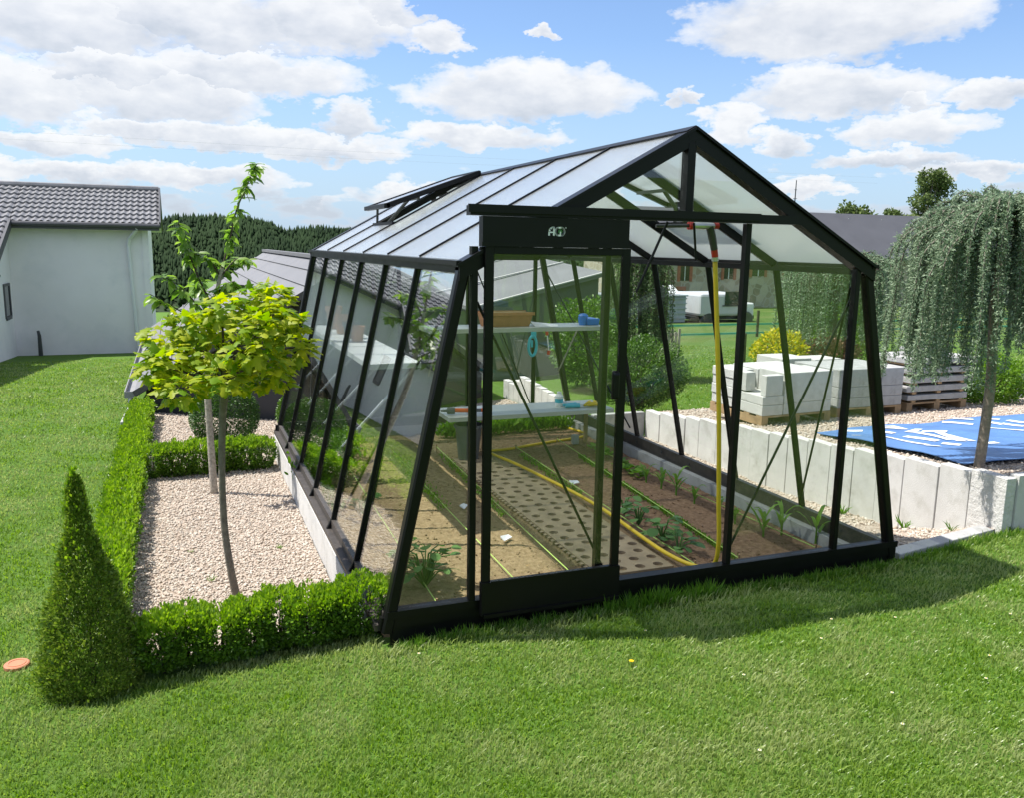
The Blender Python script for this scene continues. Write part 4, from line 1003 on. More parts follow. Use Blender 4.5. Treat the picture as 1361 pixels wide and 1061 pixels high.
# weeping conifers
def weeper(name, lb, x, y, z0, htop, R, nst, zlow, mat, trunk_r=.045, csz=.021, squash_=1.0, step=.019, bark=BARK, cat='tree', nper=4):
    t = thing(name, lb, cat, (x, y, z0))
    polytree(t, 'trunk', [(x, y, z0-.05), (x+.02, y, z0+(htop-z0)*.3), (x-.01, y+.02, z0+(htop-z0)*.65), (x+.02, y, htop-.12)], [trunk_r, trunk_r*.9, trunk_r*.75, trunk_r*.4], bark, 10)
    br = MB(); P, A_ = [], []
    for j in range(nst):
        b_ = j % 29; a = b_*2.39996+rng.normal(scale=.13); rr = R*math.sqrt((b_+.6)/29)*rng.uniform(.66, 1.10); rr *= 1+.12*math.sin(3*a+x)
        zt_ = htop-.40*(rr/R)**2.2*squash_-rng.uniform(0, .07)+.05*math.sin(4*a+1.3*x)
        c = V((x, y, htop-.16)); s = V((x+rr*math.cos(a), y+rr*math.sin(a), zt_))
        lim = zlow+.30*(1-rr/R)+.22*math.sin(b_*1.9)+rng.uniform(-.10, .22)
        e = V((s.x+rng.normal(scale=.03)+.06*math.cos(a), s.y+rng.normal(scale=.03)+.06*math.sin(a), max(lim, zlow-.1)))
        if e.z > s.z-.1: e.z = s.z-.1
        arch = smooth_path([c, c.lerp(s, .55)+V((0, 0, .06)), s, V(((s.x+e.x)/2+rng.normal(scale=.02), (s.y+e.y)/2+rng.normal(scale=.02), (s.z+e.z)/2)), e], 6)
        br.tube(arch, list(np.linspace(.009, .002, len(arch))), 5)
        # needles
        d = [0]
        for q in range(1, len(arch)): d.append(d[-1]+(arch[q]-arch[q-1]).length)
        tot = d[-1]; start = (arch[8]-arch[0]).length*.45; nn = int((tot-start)/step)
        for q in range(nn):
            l = start+(tot-start)*(q+rng.uniform())/nn; i = int(np.searchsorted(d, l))-1; i = max(0, min(i, len(arch)-2)); p = arch[i].lerp(arch[i+1], (l-d[i])/max(d[i+1]-d[i], 1e-6))
            for k in range(nper):
                P.append((p.x+rng.normal(scale=.012), p.y+rng.normal(scale=.012), p.z+rng.normal(scale=.009)))
    br.build('branches', DARKTWIG if 'conifer' in name else BARK, t)
    P = np.array(P); n = len(P); out = nrm(P-np.array([x, y, 0])*np.array([1, 1, 0])-np.array([0, 0, 1])*P[:, 2:3]); al = nrm(rdir(n)+out*.4+np.array([0, 0, -.25])); nm = rdir(n)
    leaves('crown', P, al, nm, csz*rng.uniform(.5, 1.4, n), T_SPRIG, mat, t)
    return t
weeper('weeping_cedar', 'blue green weeping cedar behind the white block wall at right', 4.32, .53, .28, 2.15, .735, 215, 1.0, CEDAR, .036, .025, step=.012, nper=10, bark=CEDBARK)
weeper('weeping_conifer', 'green weeping conifer beyond the rear right greenhouse corner', 5.62, 7.6, -.17, 1.80, .55, 110, .1, CEDARG, .035, .045, step=.03, cat='tree', nper=6)
weeper('weeping_conifer', 'blue green weeping conifer behind the yellow shrub in the field', 9.3, 7.6, -.2, 1.75, 1.05, 150, .2, CEDAR, .05, .05, step=.03, cat='tree', nper=6)
def shrub(name, lb, x, y, z, rx, ry, rz, n, size, mat, cat='shrub'):
    t = thing(name, lb, cat, (x, y, z)); nl = 5
    for k in range(nl):
        pass
    d = rdir(n); rr = rng.uniform(.25, 1, n)**.4; lm = 1+.14*np.sin(d[:, 0]*6+x)*np.sin(d[:, 1]*5+d[:, 2]*6+y)
    pos = np.array([x, y, z+rz*.92])+d*(rr*lm)[:, None]*np.array([rx, ry, rz]); al, nm = outleaf(n, d, .3, .9)
    leaves('foliage', pos, al, nm, size*rng.uniform(.6, 1.3, n), T_BOX, mat, t)
    st = MB()
    for k in range(6): a = k*1.05; st.tube([(x, y, z-.05), (x+.5*rx*math.cos(a), y+.5*ry*math.sin(a), z+rz)], [.02, .006], 5)
    st.build('stems', DARKTWIG, t)
shrub('green_shrub', 'dense rounded green shrub standing beyond the corner of the block wall', 4.25, 5.15, -.1, .60, .5, .42, 22000, .028, SHRUBD)
shrub('green_shrub', 'bright green bush to the right of the spaced slab stack', 7.95, 3.5, .03, .46, .42, .30, 9000, .034, SHRUBY)
shrub('yellow_shrub', 'yellow flowering shrub in the field behind the concrete blocks', 7.9, 7.2, -.13, .42, .4, .34, 3200, .06, YELLOWL)
shrub('maroon_shrub', 'dull maroon shrub to the right of the yellow shrub', 9.0, 7.3, -.14, .5, .45, .26, 2600, .06, MAROON)
shrub('green_shrub', 'tall loose green shrub seen through the sliding door', 4.65, 7.4, -.15, .55, .6, .62, 9000, .05, SHRUB)
shrub('green_shrub', 'light green shrub in the field under the fence tape at right', 10.6, 8.9, -.25, .8, .6, .55, 3500, .08, SHRUBY)

# weeds on gravel and grass tufts against walls
def tuft(x, y, z, n, h, lb, mat=SEEDL):
    a = rng.uniform(0, 6.28, n); al = np.stack([np.cos(a)*.7, np.sin(a)*.7, np.ones(n)], -1); pos = np.array([x, y, z])+np.stack([np.cos(a), np.sin(a), 0*a], -1)*rng.uniform(0, .012, n)[:, None]
    tag(leaves('weed', pos, al, rdir(n), h*rng.uniform(.4, .9, n), (T_LONG[0]*np.array([1, .22, 1]), T_LONG[1]), mat, None, (x, y, z)), lb, 'weed', 'weeds in the gravel')
for x, y, h, n, lb in ((-.83, 2.0, .05, 14, 'tiny weed in the gravel left of the maple trunk'), (-.72, 1.45, .05, 14, 'tiny weed in the gravel close to the maple trunk'), (-.28, 1.9, .06, 14, 'tiny weed in the gravel by the greenhouse plinth'), (-.95, 1.15, .06, 12, 'tiny weed near the corner of the long hedge'),
                       (3.93, .75, .14, 16, 'grassy weed at the foot of the white wall near its end'), (3.93, 1.35, .15, 16, 'grassy weed at the foot of the white wall behind the corner post'), (3.92, .35, .10, 12, 'short weed at the very end of the white wall foot')):
    tuft(x, y, float(g(x, y))+.015, n, h, lb)

# ------------------------------------------------------------------ grass
def in_lawn(x, y):
    front = (y < .22+.0*x) & ~((x > -.03) & (x < 3.07) & (y > -.075)) & ~((x > 3.05) & (y > -.02+(x-3.05)*.09))
    front &= ~((x > -1.12) & (x < .0) & (y > .21))
    left = (x < -1.38+.0*y) & (y > -.2) & (y < 19.2)
    nearcone = (x < -1.05) & (y < .62) & (y > -.2)
    field = (x > 4.0) & (y > 4.9) & (x > 3.6+.15*y)
    return front | left | nearcone | field
def grass():
    C = np.array([-.8243, -3.6722]); N = 620000
    r = np.exp(rng.uniform(math.log(1.2), math.log(21), N)); az = rng.uniform(math.radians(-22), math.radians(64), N)
    x = C[0]+r*np.sin(az); y = C[1]+r*np.cos(az); k = in_lawn(x, y); x, y, r = x[k], y[k], r[k]; n = len(x)
    z = g(x, y)
    cl = .5+.5*np.sin(x*7.1+1.3*np.sin(y*5))*np.sin(y*6.3+1.7*np.sin(x*4))
    h = rng.uniform(.013, .029, n)*(.84+.32*cl)*np.clip(.85+r*.03, .9, 1.4)
    near_gh = (y > -.16) & (y < .12) & (x > -.1) & (x < 4.2); h = np.where(near_gh, h*rng.uniform(1.0, 2.3, n), h)
    w = np.clip(.0016+.00042*r, .002, .0075)*rng.uniform(.7, 1.3, n)
    a = rng.uniform(0, 2*PI, n); ln = rng.uniform(.1, 1.0, n)
    cur = np.stack([np.cos(a), np.sin(a)], -1); sd = np.stack([-np.sin(a+.6), np.cos(a+.6)], -1)
    P0 = np.stack([x, y, z-.004], -1)
    def at(t, f): return np.stack([x+cur[:, 0]*h*ln*t**1.6*f, y+cur[:, 1]*h*ln*t**1.6*f, z+h*(t-.22*ln*t*t)], -1)
    s3 = np.concatenate([sd, np.zeros((n, 1))], 1)*w[:, None]
    m1 = at(.55, 1.0); tp = at(1.0, 1.0)
    vv = np.stack([P0-s3, P0+s3, m1+s3*.75, m1-s3*.75, tp], 1)
    fl = (np.arange(n)[:, None]*5+np.array([0, 1, 2, 3, 3, 2, 4])[None]).ravel()
    tag(npmesh('grass', vv.reshape(-1, 3), fl, np.tile([4, 3], n), GRASS), 'short mown green grass of the lawn', 'grass', kind='stuff')
grass()
# taller grass along the base rail
def fringe(name, x0, y0, x1, y1, n, h0, h1, lb):
    t = rng.uniform(0, 1, n); x = x0+(x1-x0)*t+rng.normal(scale=.02, size=n); y = y0+(y1-y0)*t+rng.normal(scale=.018, size=n)
    pos = np.stack([x, y, g(x, y)-.004], -1); al = nrm(rdir(n)*.45+np.array([0, 0, 1])); sz = rng.uniform(h0, h1, n)*(.6+.4*np.abs(np.sin(x*9+2*np.sin(x*23))))
    tag(leaves(name, pos, al, nrm(rdir(n)*np.array([1, 1, .2])), sz, (np.array([(0, -.035, 0), (0, .035, 0), (.55, .028, .05), (.55, -.028, .05), (1, 0, .2)]), [(0, 1, 2, 3), (3, 2, 4)]), GRASSD), lb, 'grass', kind='stuff')
fringe('long_grass', .05, -.10, 3.0, -.10, 4200, .03, .075, 'uncut grass growing along the black base rail')
fringe('kerb_grass', 3.1, -.07, 4.1, .0, 1500, .03, .06, 'uncut grass growing along the grey kerb')
fringe('corner_weeds', 1.1, -.09, 1.75, -.09, 900, .06, .12, 'tall dark weeds at the base rail below the door opening')

# daisies
def flower(x, y, lb, mat=PETAL, r=.0075, name='daisy'):
    z = float(g(x, y)); t = thing(name, lb, 'flower', (x, y, z), 'daisies dotted in the lawn' if name == 'daisy' else None)
    n = 12; a = np.linspace(0, 2*PI, n, endpoint=False); pos = np.tile(np.array([[x, y, z+.024]]), (n, 1)); al = np.stack([np.cos(a), np.sin(a), .15+0*a], -1)
    leaves('petals', pos, al, np.tile(np.array([[0., 0, 1]]), (n, 1)), r, T_BOX, mat, t)
    MB().tube([(x, y, z-.003), (x, y, z+.024)], .0012, 5).build('stem', GRASSD, t); MB().lathe((x, y, z+.024), [(.0035, 0), (.003, .002), (.0005, .003)], 8).build('disc', GOLD, t)
DZ = [(1.30, -.95), (1.85, -.78), (2.35, -.72), (2.2, -1.35), (1.75, -1.3), (1.15, -.40), (2.05, -.62), (1.0, -1.45), (2.4, -1.2), (1.6, -1.5), (2.9, -.9), (.1, -.22)]
for x, y in DZ: flower(x, y, 'small white daisy in the short lawn grass')
flower(.93, -.66, 'single yellow dandelion in the lawn in front of the greenhouse', GOLD, .013, 'dandelion')
# drain cover
zc = float(g(-1.62, .66)); t = thing('drain_cover', 'round terracotta drain cover in the lawn left of the cone', 'drain cover', (-1.62, .66, zc))
MB().lathe((-1.62, .66, zc), [(.055, -.02), (.055, .016), (.05, .02), (.002, .02)], 26).build('cover', DRAIN, t); MB().lathe((-1.62, .66, zc+.0202), [(.04, 0), (.04, .002), (.034, .002), (.034, 0)], 26, False).build('ring', DRAIN, t)

# ------------------------------------------------------------------ white house
hx1 = -1.45; hy0, hy1 = 19.5, 23.3
H = thing('white_house', 'white rendered house with a grey tiled roof at the lawn end', 'house', (-6, 20, -1.1))
def tiled(name, F, na, nb, la, lb_, parent):
    """F(a,b,h) -> point; a across, b down the slope; tiles na x nb"""
    m = MB(); sa = 6; A_ = na*sa; rows = []
    for j in range(nb):
        for (b, lift) in ((j/nb, .0), ((j+1)/nb-.0005, .04)):
            rows.append((b, lift))
    i0 = 0
    for b, lift in rows:
        for i in range(A_+1):
            ph = (i % sa)/sa; hw = .036*(.5-.5*math.cos(2*PI*ph))**1.3
            m.v.append(F(la*i/A_, b*lb_, hw+lift))
    for j in range(len(rows)-1):
        for i in range(A_): p = j*(A_+1)+i; m.f.append((p, p+1, p+A_+2, p+A_+1))
    return m.build(name, TILE, parent)
ridge_y, ridge_z, eave_z = 21.4, 3.02, 2.10
sl = (ridge_z-eave_z)/(ridge_y-19.15); nl_ = math.hypot(1, sl)
def Fm(a, b, h): d = b/nl_; return (-20+a, ridge_y-d-h*sl/nl_, ridge_z-d*sl+h/nl_)
mainlen = (ridge_y-19.15)*nl_
tiled('roof_tiles', lambda a, b, h: Fm(a+15.65, b, h), 22, 8, 3.18, mainlen, H)
cat = lambda a, b, h: (-20+a, ridge_y-b/nl_-h*sl/nl_, ridge_z-b/nl_*sl+h/nl_)
tiled('roof_tiles', cat, 98, 16, 15.64, mainlen*2.05, H)
MB().quad((-20, ridge_y, ridge_z), (-1.17, ridge_y, ridge_z), (-1.17, 23.7, ridge_z-2.3*sl*1.0), (-20, 23.7, ridge_z-2.3*sl)).quad((-20, ridge_y, ridge_z-.1), (-1.17, ridge_y, ridge_z-.1), (-1.17, 23.7, ridge_z-2.3*sl-.1), (-20, 23.7, ridge_z-2.3*sl-.1)).build('roof_slope', TILE, H)
MB().tube([(-20, ridge_y, ridge_z+.05), (-1.17, ridge_y, ridge_z+.05)], .075, 8).build('ridge_cap', TILE, H)
MB().box(-4.32, -1.17, 19.10, 19.14, eave_z-.13, eave_z+.04).build('fascia', TRIM, H)
MB().tube([(-4.3, 19.06, eave_z-.02), (-1.15, 19.06, eave_z-.02)], .055, 8).build('gutter', TRIM, H)
MB().bar((-1.15, 19.08, eave_z+.0), (-1.15, ridge_y, ridge_z+.02), .04, .16).bar((-1.15, 23.7, ridge_z-2.3*sl), (-1.15, ridge_y+.01, ridge_z+.02), .04, .16).build('verge_board', TRIM, H)
MB().quad((-1.45, 19.14, eave_z-.09), (-1.18, 19.14, eave_z-.09), (-1.18, ridge_y, ridge_z-.11), (-1.45, ridge_y, ridge_z-.11)).quad((-1.45, ridge_y, ridge_z-.12), (-1.18, ridge_y, ridge_z-.12), (-1.18, 23.7, ridge_z-2.3*sl-.12), (-1.45, 23.7, ridge_z-2.3*sl-.12)).build('soffit', SOFFIT, H)
zb = -1.5
m = MB(); m.prism([(hy0, zb), (hy1, zb), (hy1, ridge_z-1.9*sl-.12), (ridge_y, ridge_z-.13), (hy0, eave_z+.02)], 'x', -20, hx1)
m.build('wall', WHITEWALL, H)
# catslide wing
y_w = 16.6; wz = lambda y: ridge_z-(ridge_y-y)*sl
MB().prism([(y_w, zb), (hy0-.002, zb), (hy0-.002, wz(hy0)-.16), (y_w, wz(y_w)-.16)], 'x', -20, -4.47).build('wall', WHITEWALL, H)
MB().box(-20, -4.6, 5.5, y_w-.002, zb, .98).build('wall', WHITEWALL, H)
sl2 = .48; n2_ = math.hypot(1, sl2)
tiled('roof_tiles', lambda a, b, h: (-9.6+b/n2_+h*sl2/n2_, 5.3+a, 3.55-b/n2_*sl2+h/n2_), 66, 18, 11.2, 5.3*n2_, H)
MB().tube([(-4.24, 5.3, .98), (-4.24, 16.55, .98)], .055, 8).build('gutter', TRIM, H)
MB().bar((-4.33, 16.6, wz(16.6)+.0), (-4.33, 19.15, wz(19.15)+.0), .05, .2).build('verge_board', TRIM, H)
wn = MB().box(-4.475, -4.458, 18.45, 19.05, -.02, .66).build('window', DARKGLASS, H)
MB().box(-4.48, -4.44, 18.38, 18.449, -.06, .72).box(-4.48, -4.44, 19.051, 19.12, -.06, .72).box(-4.48, -4.435, 18.45, 19.05, -.10, -.021).box(-4.48, -4.44, 18.45, 19.05, .661, .72).build('frame', TRIM, wn)
MB().tube([(-1.66, 19.12, eave_z-.08), (-1.86, 19.38, 1.78), (-1.90, 19.44, 1.6), (-1.80, 19.44, -1.1)], .045, 10).build('downpipe', WHITEPAINT, H)
MB().box(-1.58, -1.44, 19.47, 19.499, -1.2, 2.0).build('corner_board', WHITEWALL, H)
tag(MB().tube([(-3.95, 19.3, -1.1), (-3.95, 19.3, -.55), (-3.97, 19.3, -.42)], [.05, .04, .03], 8).build('standpipe', DKGREY, loc=(-3.95, 19.3, -1.05)), 'thin dark standpipe at the foot of the white house wall', 'standpipe')
dn = MB()
# ------------------------------------------------------------------ dark outbuilding
O = thing('outbuilding', 'low dark outbuilding with a grey sheet roof behind the gravel', 'outbuilding', (1.2, 12, -.8))
ye, yb = 7.2, 15.5; xr, zr = .95, 1.55; xl, zl_ = -1.36, -.01; xR, zR = 3.1, .05
yl_, yr_, yR_ = 7.2, 5.62, 7.1
m = MB()
fp = [(xl+.12, yl_+.15, zl_-.02), (xr, yr_+.18, zr-.09), (xR-.1, yR_+.16, zR-.02)]
m.hexa([(fp[0][0], fp[0][1], -1.3), (fp[1][0], fp[1][1], -1.3), (fp[1][0], yb-.1, -1.3), (fp[0][0], yb-.1, -1.3)], [fp[0], fp[1], (fp[1][0], yb-.1, zr-.09), (fp[0][0], yb-.1, zl_-.02)])
m.hexa([(fp[1][0]+.002, fp[1][1], -1.3), (fp[2][0], fp[2][1], -1.3), (fp[2][0], yb-.1, -1.3), (fp[1][0]+.002, yb-.1, -1.3)], [(fp[1][0]+.002, fp[1][1], zr-.09), fp[2], (fp[2][0], yb-.1, zR-.02), (fp[1][0]+.002, yb-.1, zr-.09)])
m.build('wall', SLATEWALL, O)
def roof_slope(xa, ya, za, xb, yb_, zb_, nseam):
    n = V((-(zb_-za), 0, xb-xa)).normalized()
    if n.z < 0: n = -n
    a0, a1, b0, b1 = V((xa, ya, za)), V((xa, yb, za)), V((xb, yb_, zb_)), V((xb, yb, zb_)); th = n*.05
    m = MB().hexa([a0-th, a1-th, b1-th, b0-th], [a0, a1, b1, b0])
    for k in range(1, nseam):
        p = a0.lerp(b0, k/nseam); m.bar(p+n*.008, V((p.x, yb, p.z))+n*.008, .02, .022, n)
    m.build('roof', SLATE, O)
roof_slope(xl, yl_, zl_, xr-.001, yr_, zr, 11); roof_slope(xR, yR_, zR, xr+.001, yr_, zr, 9)
MB().bar((xl, yl_-.02, zl_-.03), (xr, yr_-.02, zr-.03), .03, .07).bar((xR, yR_-.02, zR-.03), (xr, yr_-.02, zr-.03), .03, .07).build('verge_board', SLATEWALL, O)
MB().bar((xr, yr_-.03, zr+.02), (xr, yb, zr+.02), .12, .05).build('ridge_cap', SLATE, O)
gt = MB().box(xl-.10, xl-.005, ye-.02, yb, zl_-.075, zl_-.06).box(xl-.11, xl-.10, ye-.02, yb, zl_-.075, zl_-.0).box(xl-.005, xl, ye-.02, yb, zl_-.075, zl_-.0).box(xl-.1, xl-.006, ye-.02, ye-.01, zl_-.0595, zl_-.0)
gt.build('gutter', ZINC, O)
MB().tube([(xl-.05, ye+.02, zl_-.07), (xl-.05, ye-.0, zl_-.14), (xl+.02, ye-.12, zl_-.14), (xl+.02, ye-.12, zl_-.26)], .03, 10).build('downpipe', ALU, O)
tag(MB().hexa([(-1.49, 6.5, -.4), (-1.41, 6.5, -.4), (-1.37, 7.2, -.4), (-1.45, 7.2, -.4)], [(-1.49, 6.5, -.24), (-1.41, 6.5, -.24), (-1.37, 7.2, -.20), (-1.45, 7.2, -.20)]).build('edging_stone', CONCGREY, bevel=.01), 'pale edging stone below the outbuilding gutter at the lawn edge', 'edging')
# grey building with roof lines behind
G2 = thing('grey_building', 'grey building with pale roof seams seen through the greenhouse', 'building', (5, 12, -.9))
wa, wb = V((3.72, 8.9, 0)), V((5.75, 9.25, 0))
n2 = V((-(wb-wa).y, (wb-wa).x, 0)).normalized()
MB().hexa([wa+V((0, 0, -1.4)), wb+V((0, 0, -1.4)), wb+n2*5+V((0, 0, -1.4)), wa+n2*5+V((0, 0, -1.4))], [wa+V((0, 0, .86)), wb+V((0, 0, 1.30)), wb+n2*5+V((0, 0, 1.30)), wa+n2*5+V((0, 0, .86))]).build('wall', GREYWALL, G2)
ra, rb = wa+V((-.35, -.08, .80)), wb+V((.1, -.08, 1.345)); rc, rd = rb+n2*5.2+V((0, 0, .5)), ra+n2*5.2+V((0, 0, .62))
MB().hexa([p-V((0, 0, .06)) for p in (ra, rb, rc, rd)], [ra, rb, rc, rd]).build('roof', SLATE, G2)
sm = MB()
for f in (.0, .25, .5): sm.bar(ra.lerp(rd, f)+V((0, 0, .012)), rb.lerp(rc, f)+V((0, 0, .012)), .05, .02)
sm.build('roof_seam', SOFFIT, G2)

# ------------------------------------------------------------------ stone barn
Bn = thing('stone_barn', 'long stone barn with a dark slate roof beyond the field', 'barn', (32, 36, -1.4))
bx0, bx1, by0, by1 = 21.5, 62, 35.2, 42.2
MB().prism([(by0, -2), (by1, -2), (by1, 1.3), ((by0+by1)/2, 3.75), (by0, 1.3)], 'x', bx0, bx1).build('wall', STONE, Bn)
bs_ = (3.98-1.38)/3.9
for sgn, yy in ((1, by0-.4), (-1, by1+.4)):
    ym = (by0+by1)/2
    MB().hexa([(bx0-.3, yy, 1.32), (bx1, yy, 1.32), (bx1, ym, 3.90), (bx0-.3, ym, 3.90)], [(bx0-.3, yy, 1.44), (bx1, yy, 1.44), (bx1, ym, 4.02), (bx0-.3, ym, 4.02)]).build('roof', STONEROOF, Bn)
MB().tube([(bx0-.3, by0-.45, 1.36), (bx1, by0-.45, 1.36)], .09, 8).build('gutter', TRIM, Bn)
for x, z, w, h in ((23.7, .1, .55, .75), (23.3, -.95, .6, .55), (28.2, .35, .8, .5), (30.4, .35, .8, .5), (26.4, .2, .6, .8), (37.2, .2, 1.0, 1.1), (40, .2, 1.0, 1.1), (34.0, .1, .9, 1.1)):
    wdw = MB().box(x, x+w, by0-.012, by0-.004, z, z+h).build('window', DARKGLASS, Bn)
    MB().box(x-.18, x-.001, by0-.03, by0-.003, z-.05, z+h+.2).box(x+w+.001, x+w+.18, by0-.03, by0-.003, z-.05, z+h+.2).box(x, x+w, by0-.03, by0-.003, z+h+.001, z+h+.2).build('brick_surround', BRICK, wdw)
    MB().box(x+w*.46, x+w*.54, by0-.02, by0-.0125, z, z+h).build('glazing_bar', WHITEPAINT, wdw)
mk = MB()
for x in (32, 34.6, 37.2, 39.8): mk.box(x, x+.1, 38.2, 38.3, 3.6, 3.72)
for x in (31, 35, 39): mk.box(x, x+.25, 35.9, 36.0, 2.05, 2.2)
mk.build('roof_clip', SOFFIT, Bn)
t = thing('radio_mast', 'thin lattice radio mast on the skyline above the barn', 'mast', (39.45, 46, -1.5)); MB().tube([(39.45, 46, -1.6), (39.45, 46, 4.2), (39.47, 46, 6.55)], [.07, .05, .03], 6).build('pole', DKGREY, t); MB().tube([(39.3, 46, 5.3), (39.62, 46, 5.3)], .02, 5).tube([(39.36, 46, 5.9), (39.56, 46, 5.9)], .02, 5).build('aerial', DKGREY, t)

# container with heap, and truck
zc = -1.0
t = thing('skip_container', 'pale grey container heaped with a white sheet in the field', 'container', (15.6, 24, -1.0))
MB().box(13.8, 16.7, 23.6, 25.4, -.95, .02).build('body', BUILDERGREY, t, bevel=.03); m = MB()
for k in range(5): m.box(13.78, 16.72, 23.57, 23.598, -.8+k*.18, -.76+k*.18)
m.box(13.75, 16.75, 23.55, 25.45, .021, .07); m.build('rib', BUILDERGREY, t)
hv = MB().hexa([(14.8, 23.8, .071), (16.6, 23.8, .071), (16.6, 25.2, .071), (14.8, 25.2, .071)], [(15.6, 24.2, .25), (16.5, 24.2, .42), (16.5, 24.9, .40), (15.6, 24.9, .22)]).build('sheet_heap', PAPER, t, bevel=.05)
t = thing('parked_truck', 'white truck with a square cab parked near the barn', 'truck', (18.9, 24.2, -1.1))
MB().box(17.2, 19.2, 23.4, 25.3, -.72, .12).build('cab', CABSHADED, t, bevel=.10); MB().box(18.25, 18.95, 23.385, 23.399, -.30, .20).build('window', DARKGLASS, t); MB().box(18.15, 19.05, 23.37, 23.384, -.35, -.301).build('window_sill', DKGREY, t)
MB().box(19.21, 19.75, 23.6, 25.2, -.75, -.25).build('bonnet', WHITEPAINT, t, bevel=.06); MB().box(16.95, 19.8, 23.65, 25.1, -.86, -.73).build('chassis', DKGREY, t)
for x in (17.6, 19.3):
    wh = MB().lathe((0, 0, 0), [(.25, -.1), (.30, -.06), (.30, .06), (.25, .1)], 20).build('wheel', DKGREY, t); wh.data.transform(Matrix.Translation(wloc(t))); wh.data.transform(Matrix.Rotation(PI/2, 4, 'X')); wh.data.transform(Matrix.Translation(V((x, 23.5, -.85))-wloc(t)))

# electric tape fence
F_ = thing('tape_fence', 'field fence with two green tapes on thin dark posts', 'fence', (16, 17, -.75))
for zz in (-.31, -.56): MB().bar((4, 16, zz+.03), (34, 17.6, zz-.12), .015, .055).build('tape', TAPE, F_)
for k, x in enumerate(np.arange(5, 34, 3.2)):
    y = 16+(x-4)/30*1.6; z = float(g(x, y)); MB().tube([(x, y, z-.1), (x, y, z+.75)], .04, 6).build('post', DARKTWIG, F_)
# palings
F2 = thing('paling_fence', 'weathered vertical wooden paling fence behind the dense green shrub', 'fence', (7, 10, -.3))
m = MB()
for k in range(33):
    x = 5.6+k*.085; y = 10.5+.1*(k*.085); z = float(g(x, y)); m.box(x, x+.05, y, y+.02, z-.05, z+.55+rng.uniform(-.04, .06))
m.build('palings', PALING, F2); MB().bar((5.55, 10.54, .12), (8.4, 10.84, .08), .03, .06).build('rail', PALING, F2)
for x, y, lb in ((9.05, 8.9, 'thick grey fence post in the field left of the yellow shrub'), (9.0, 9.6, 'dark post standing behind the grey post in the field')):
    tag(MB().tube([(x, y, float(g(x, y))-.1), (x, y, float(g(x, y))+.55)], [.06, .05], 8).build('field_post', PALING if 'grey' in lb.split()[1] else DARKTWIG, loc=(x, y, float(g(x, y)))), lb, 'post')
# road strip at right
RD = MB(); 
for k in range(10):
    x0, x1 = 8.9+k*2.2, 8.9+(k+1)*2.2
    def rz(x, y): return float(g(x, y))+.03
    RD.quad((x0, 3.9+.1*k, rz(x0, 3.9)), (x1, 4.0+.1*k, rz(x1, 4.0)), (x1, 4.9+.1*k, rz(x1, 4.9)), (x0, 4.8+.1*k, rz(x0, 4.8)))
tag(RD.build('road', ASPHALT), kind='structure')

# ------------------------------------------------------------------ distant trees and forest
def bigtree(lb, x, y, z0, h, rx, rz, n, size, lean=0, gaps=1.0, trunk=.25):
    t = thing('field_tree', lb, 'tree', (x, y, z0))
    m = MB().tube([(x, y, z0), (x+lean*.4, y, z0+h*.55), (x+lean, y, z0+h*.9)], [trunk, trunk*.6, trunk*.15], 7); C_ = []
    for k in range(24):
        a = k*2.4; f = rng.uniform(-.75, .85); rr = rx*math.sqrt(max(.1, 1-f*f))*rng.uniform(.4, .85)
        c = V((x+lean+rr*math.cos(a), y+rr*math.sin(a), z0+h-rz+f*rz)); m.tube([(x+lean*.5, y, z0+h*.5), c], [trunk*.3, trunk*.08], 5); C_.append((c, rx*rng.uniform(.25, .5)))
    m.build('trunk', BARK, t); P = []
    for c, r in C_:
        k = n//24; d = rdir(k); P.append(np.array(tuple(c))+d*(rng.uniform(.2, 1, k)**.5)[:, None]*r)
    P = np.concatenate(P); leaves('crown', P, rdir(len(P)), rdir(len(P)), size*rng.uniform(.6, 1.3, len(P)), T_BOX, BROAD, t)
bigtree('tall thin crowned tree on the skyline behind the weeping cedar', 66, 60, -2, 11.7, 1.9, 2.4, 5200, .26, .7, trunk=.2)
bigtree('rounded tree crown showing just above the barn ridge', 57.6, 60, -2, 7.9, 2.0, 1.9, 2600, .4)
bigtree('small tree showing above the barn roof right of the rounded crown', 62.2, 60, -2, 7.7, 1.0, 1.3, 1600, .35)
bigtree('low bushy tree on the skyline just left of the weeping cedar', 64.2, 60, -2, 7.1, 1.6, 1.2, 1800, .38)
bigtree('broad low tree on the skyline behind the right edge of the cedar', 78, 60, -2, 6.6, 2.6, 1.5, 2400, .4)
# forest hill
crest_x = [-60, -12, -4, 6, 17, 28, 36, 43, 49, 55, 66, 81, 105, 150, 220, 330]; crest_z = [9, 13.5, 15.0, 15.8, 16.6, 15.8, 15.0, 13.6, 10.2, 10.4, 12, 13, 12, 10, 7, 4]
def hz(x, y):
    c = np.interp(x, crest_x, crest_z)-7.5; t = np.clip((y-330)/90, 0, 1); t2 = np.clip((y-425)/120, 0, 1); return -25+(c+25)*t**.9-8*t2
X = np.linspace(-120, 360, 60); Y = np.linspace(325, 560, 24); XX, YY = np.meshgrid(X, Y, indexing='ij'); ix = np.arange(60*24).reshape(60, 24)
qq = np.stack([ix[:-1, :-1], ix[1:, :-1], ix[1:, 1:], ix[:-1, 1:]], -1).reshape(-1, 4)
HILLM = simple('forest_floor', (.02, .04, .012), .95, .2, .1)
tag(npmesh('forest_hill', np.stack([XX, YY, hz(XX, YY)], -1).reshape(-1, 3), qq.ravel(), np.full(len(qq), 4), HILLM, smooth=True), kind='structure')
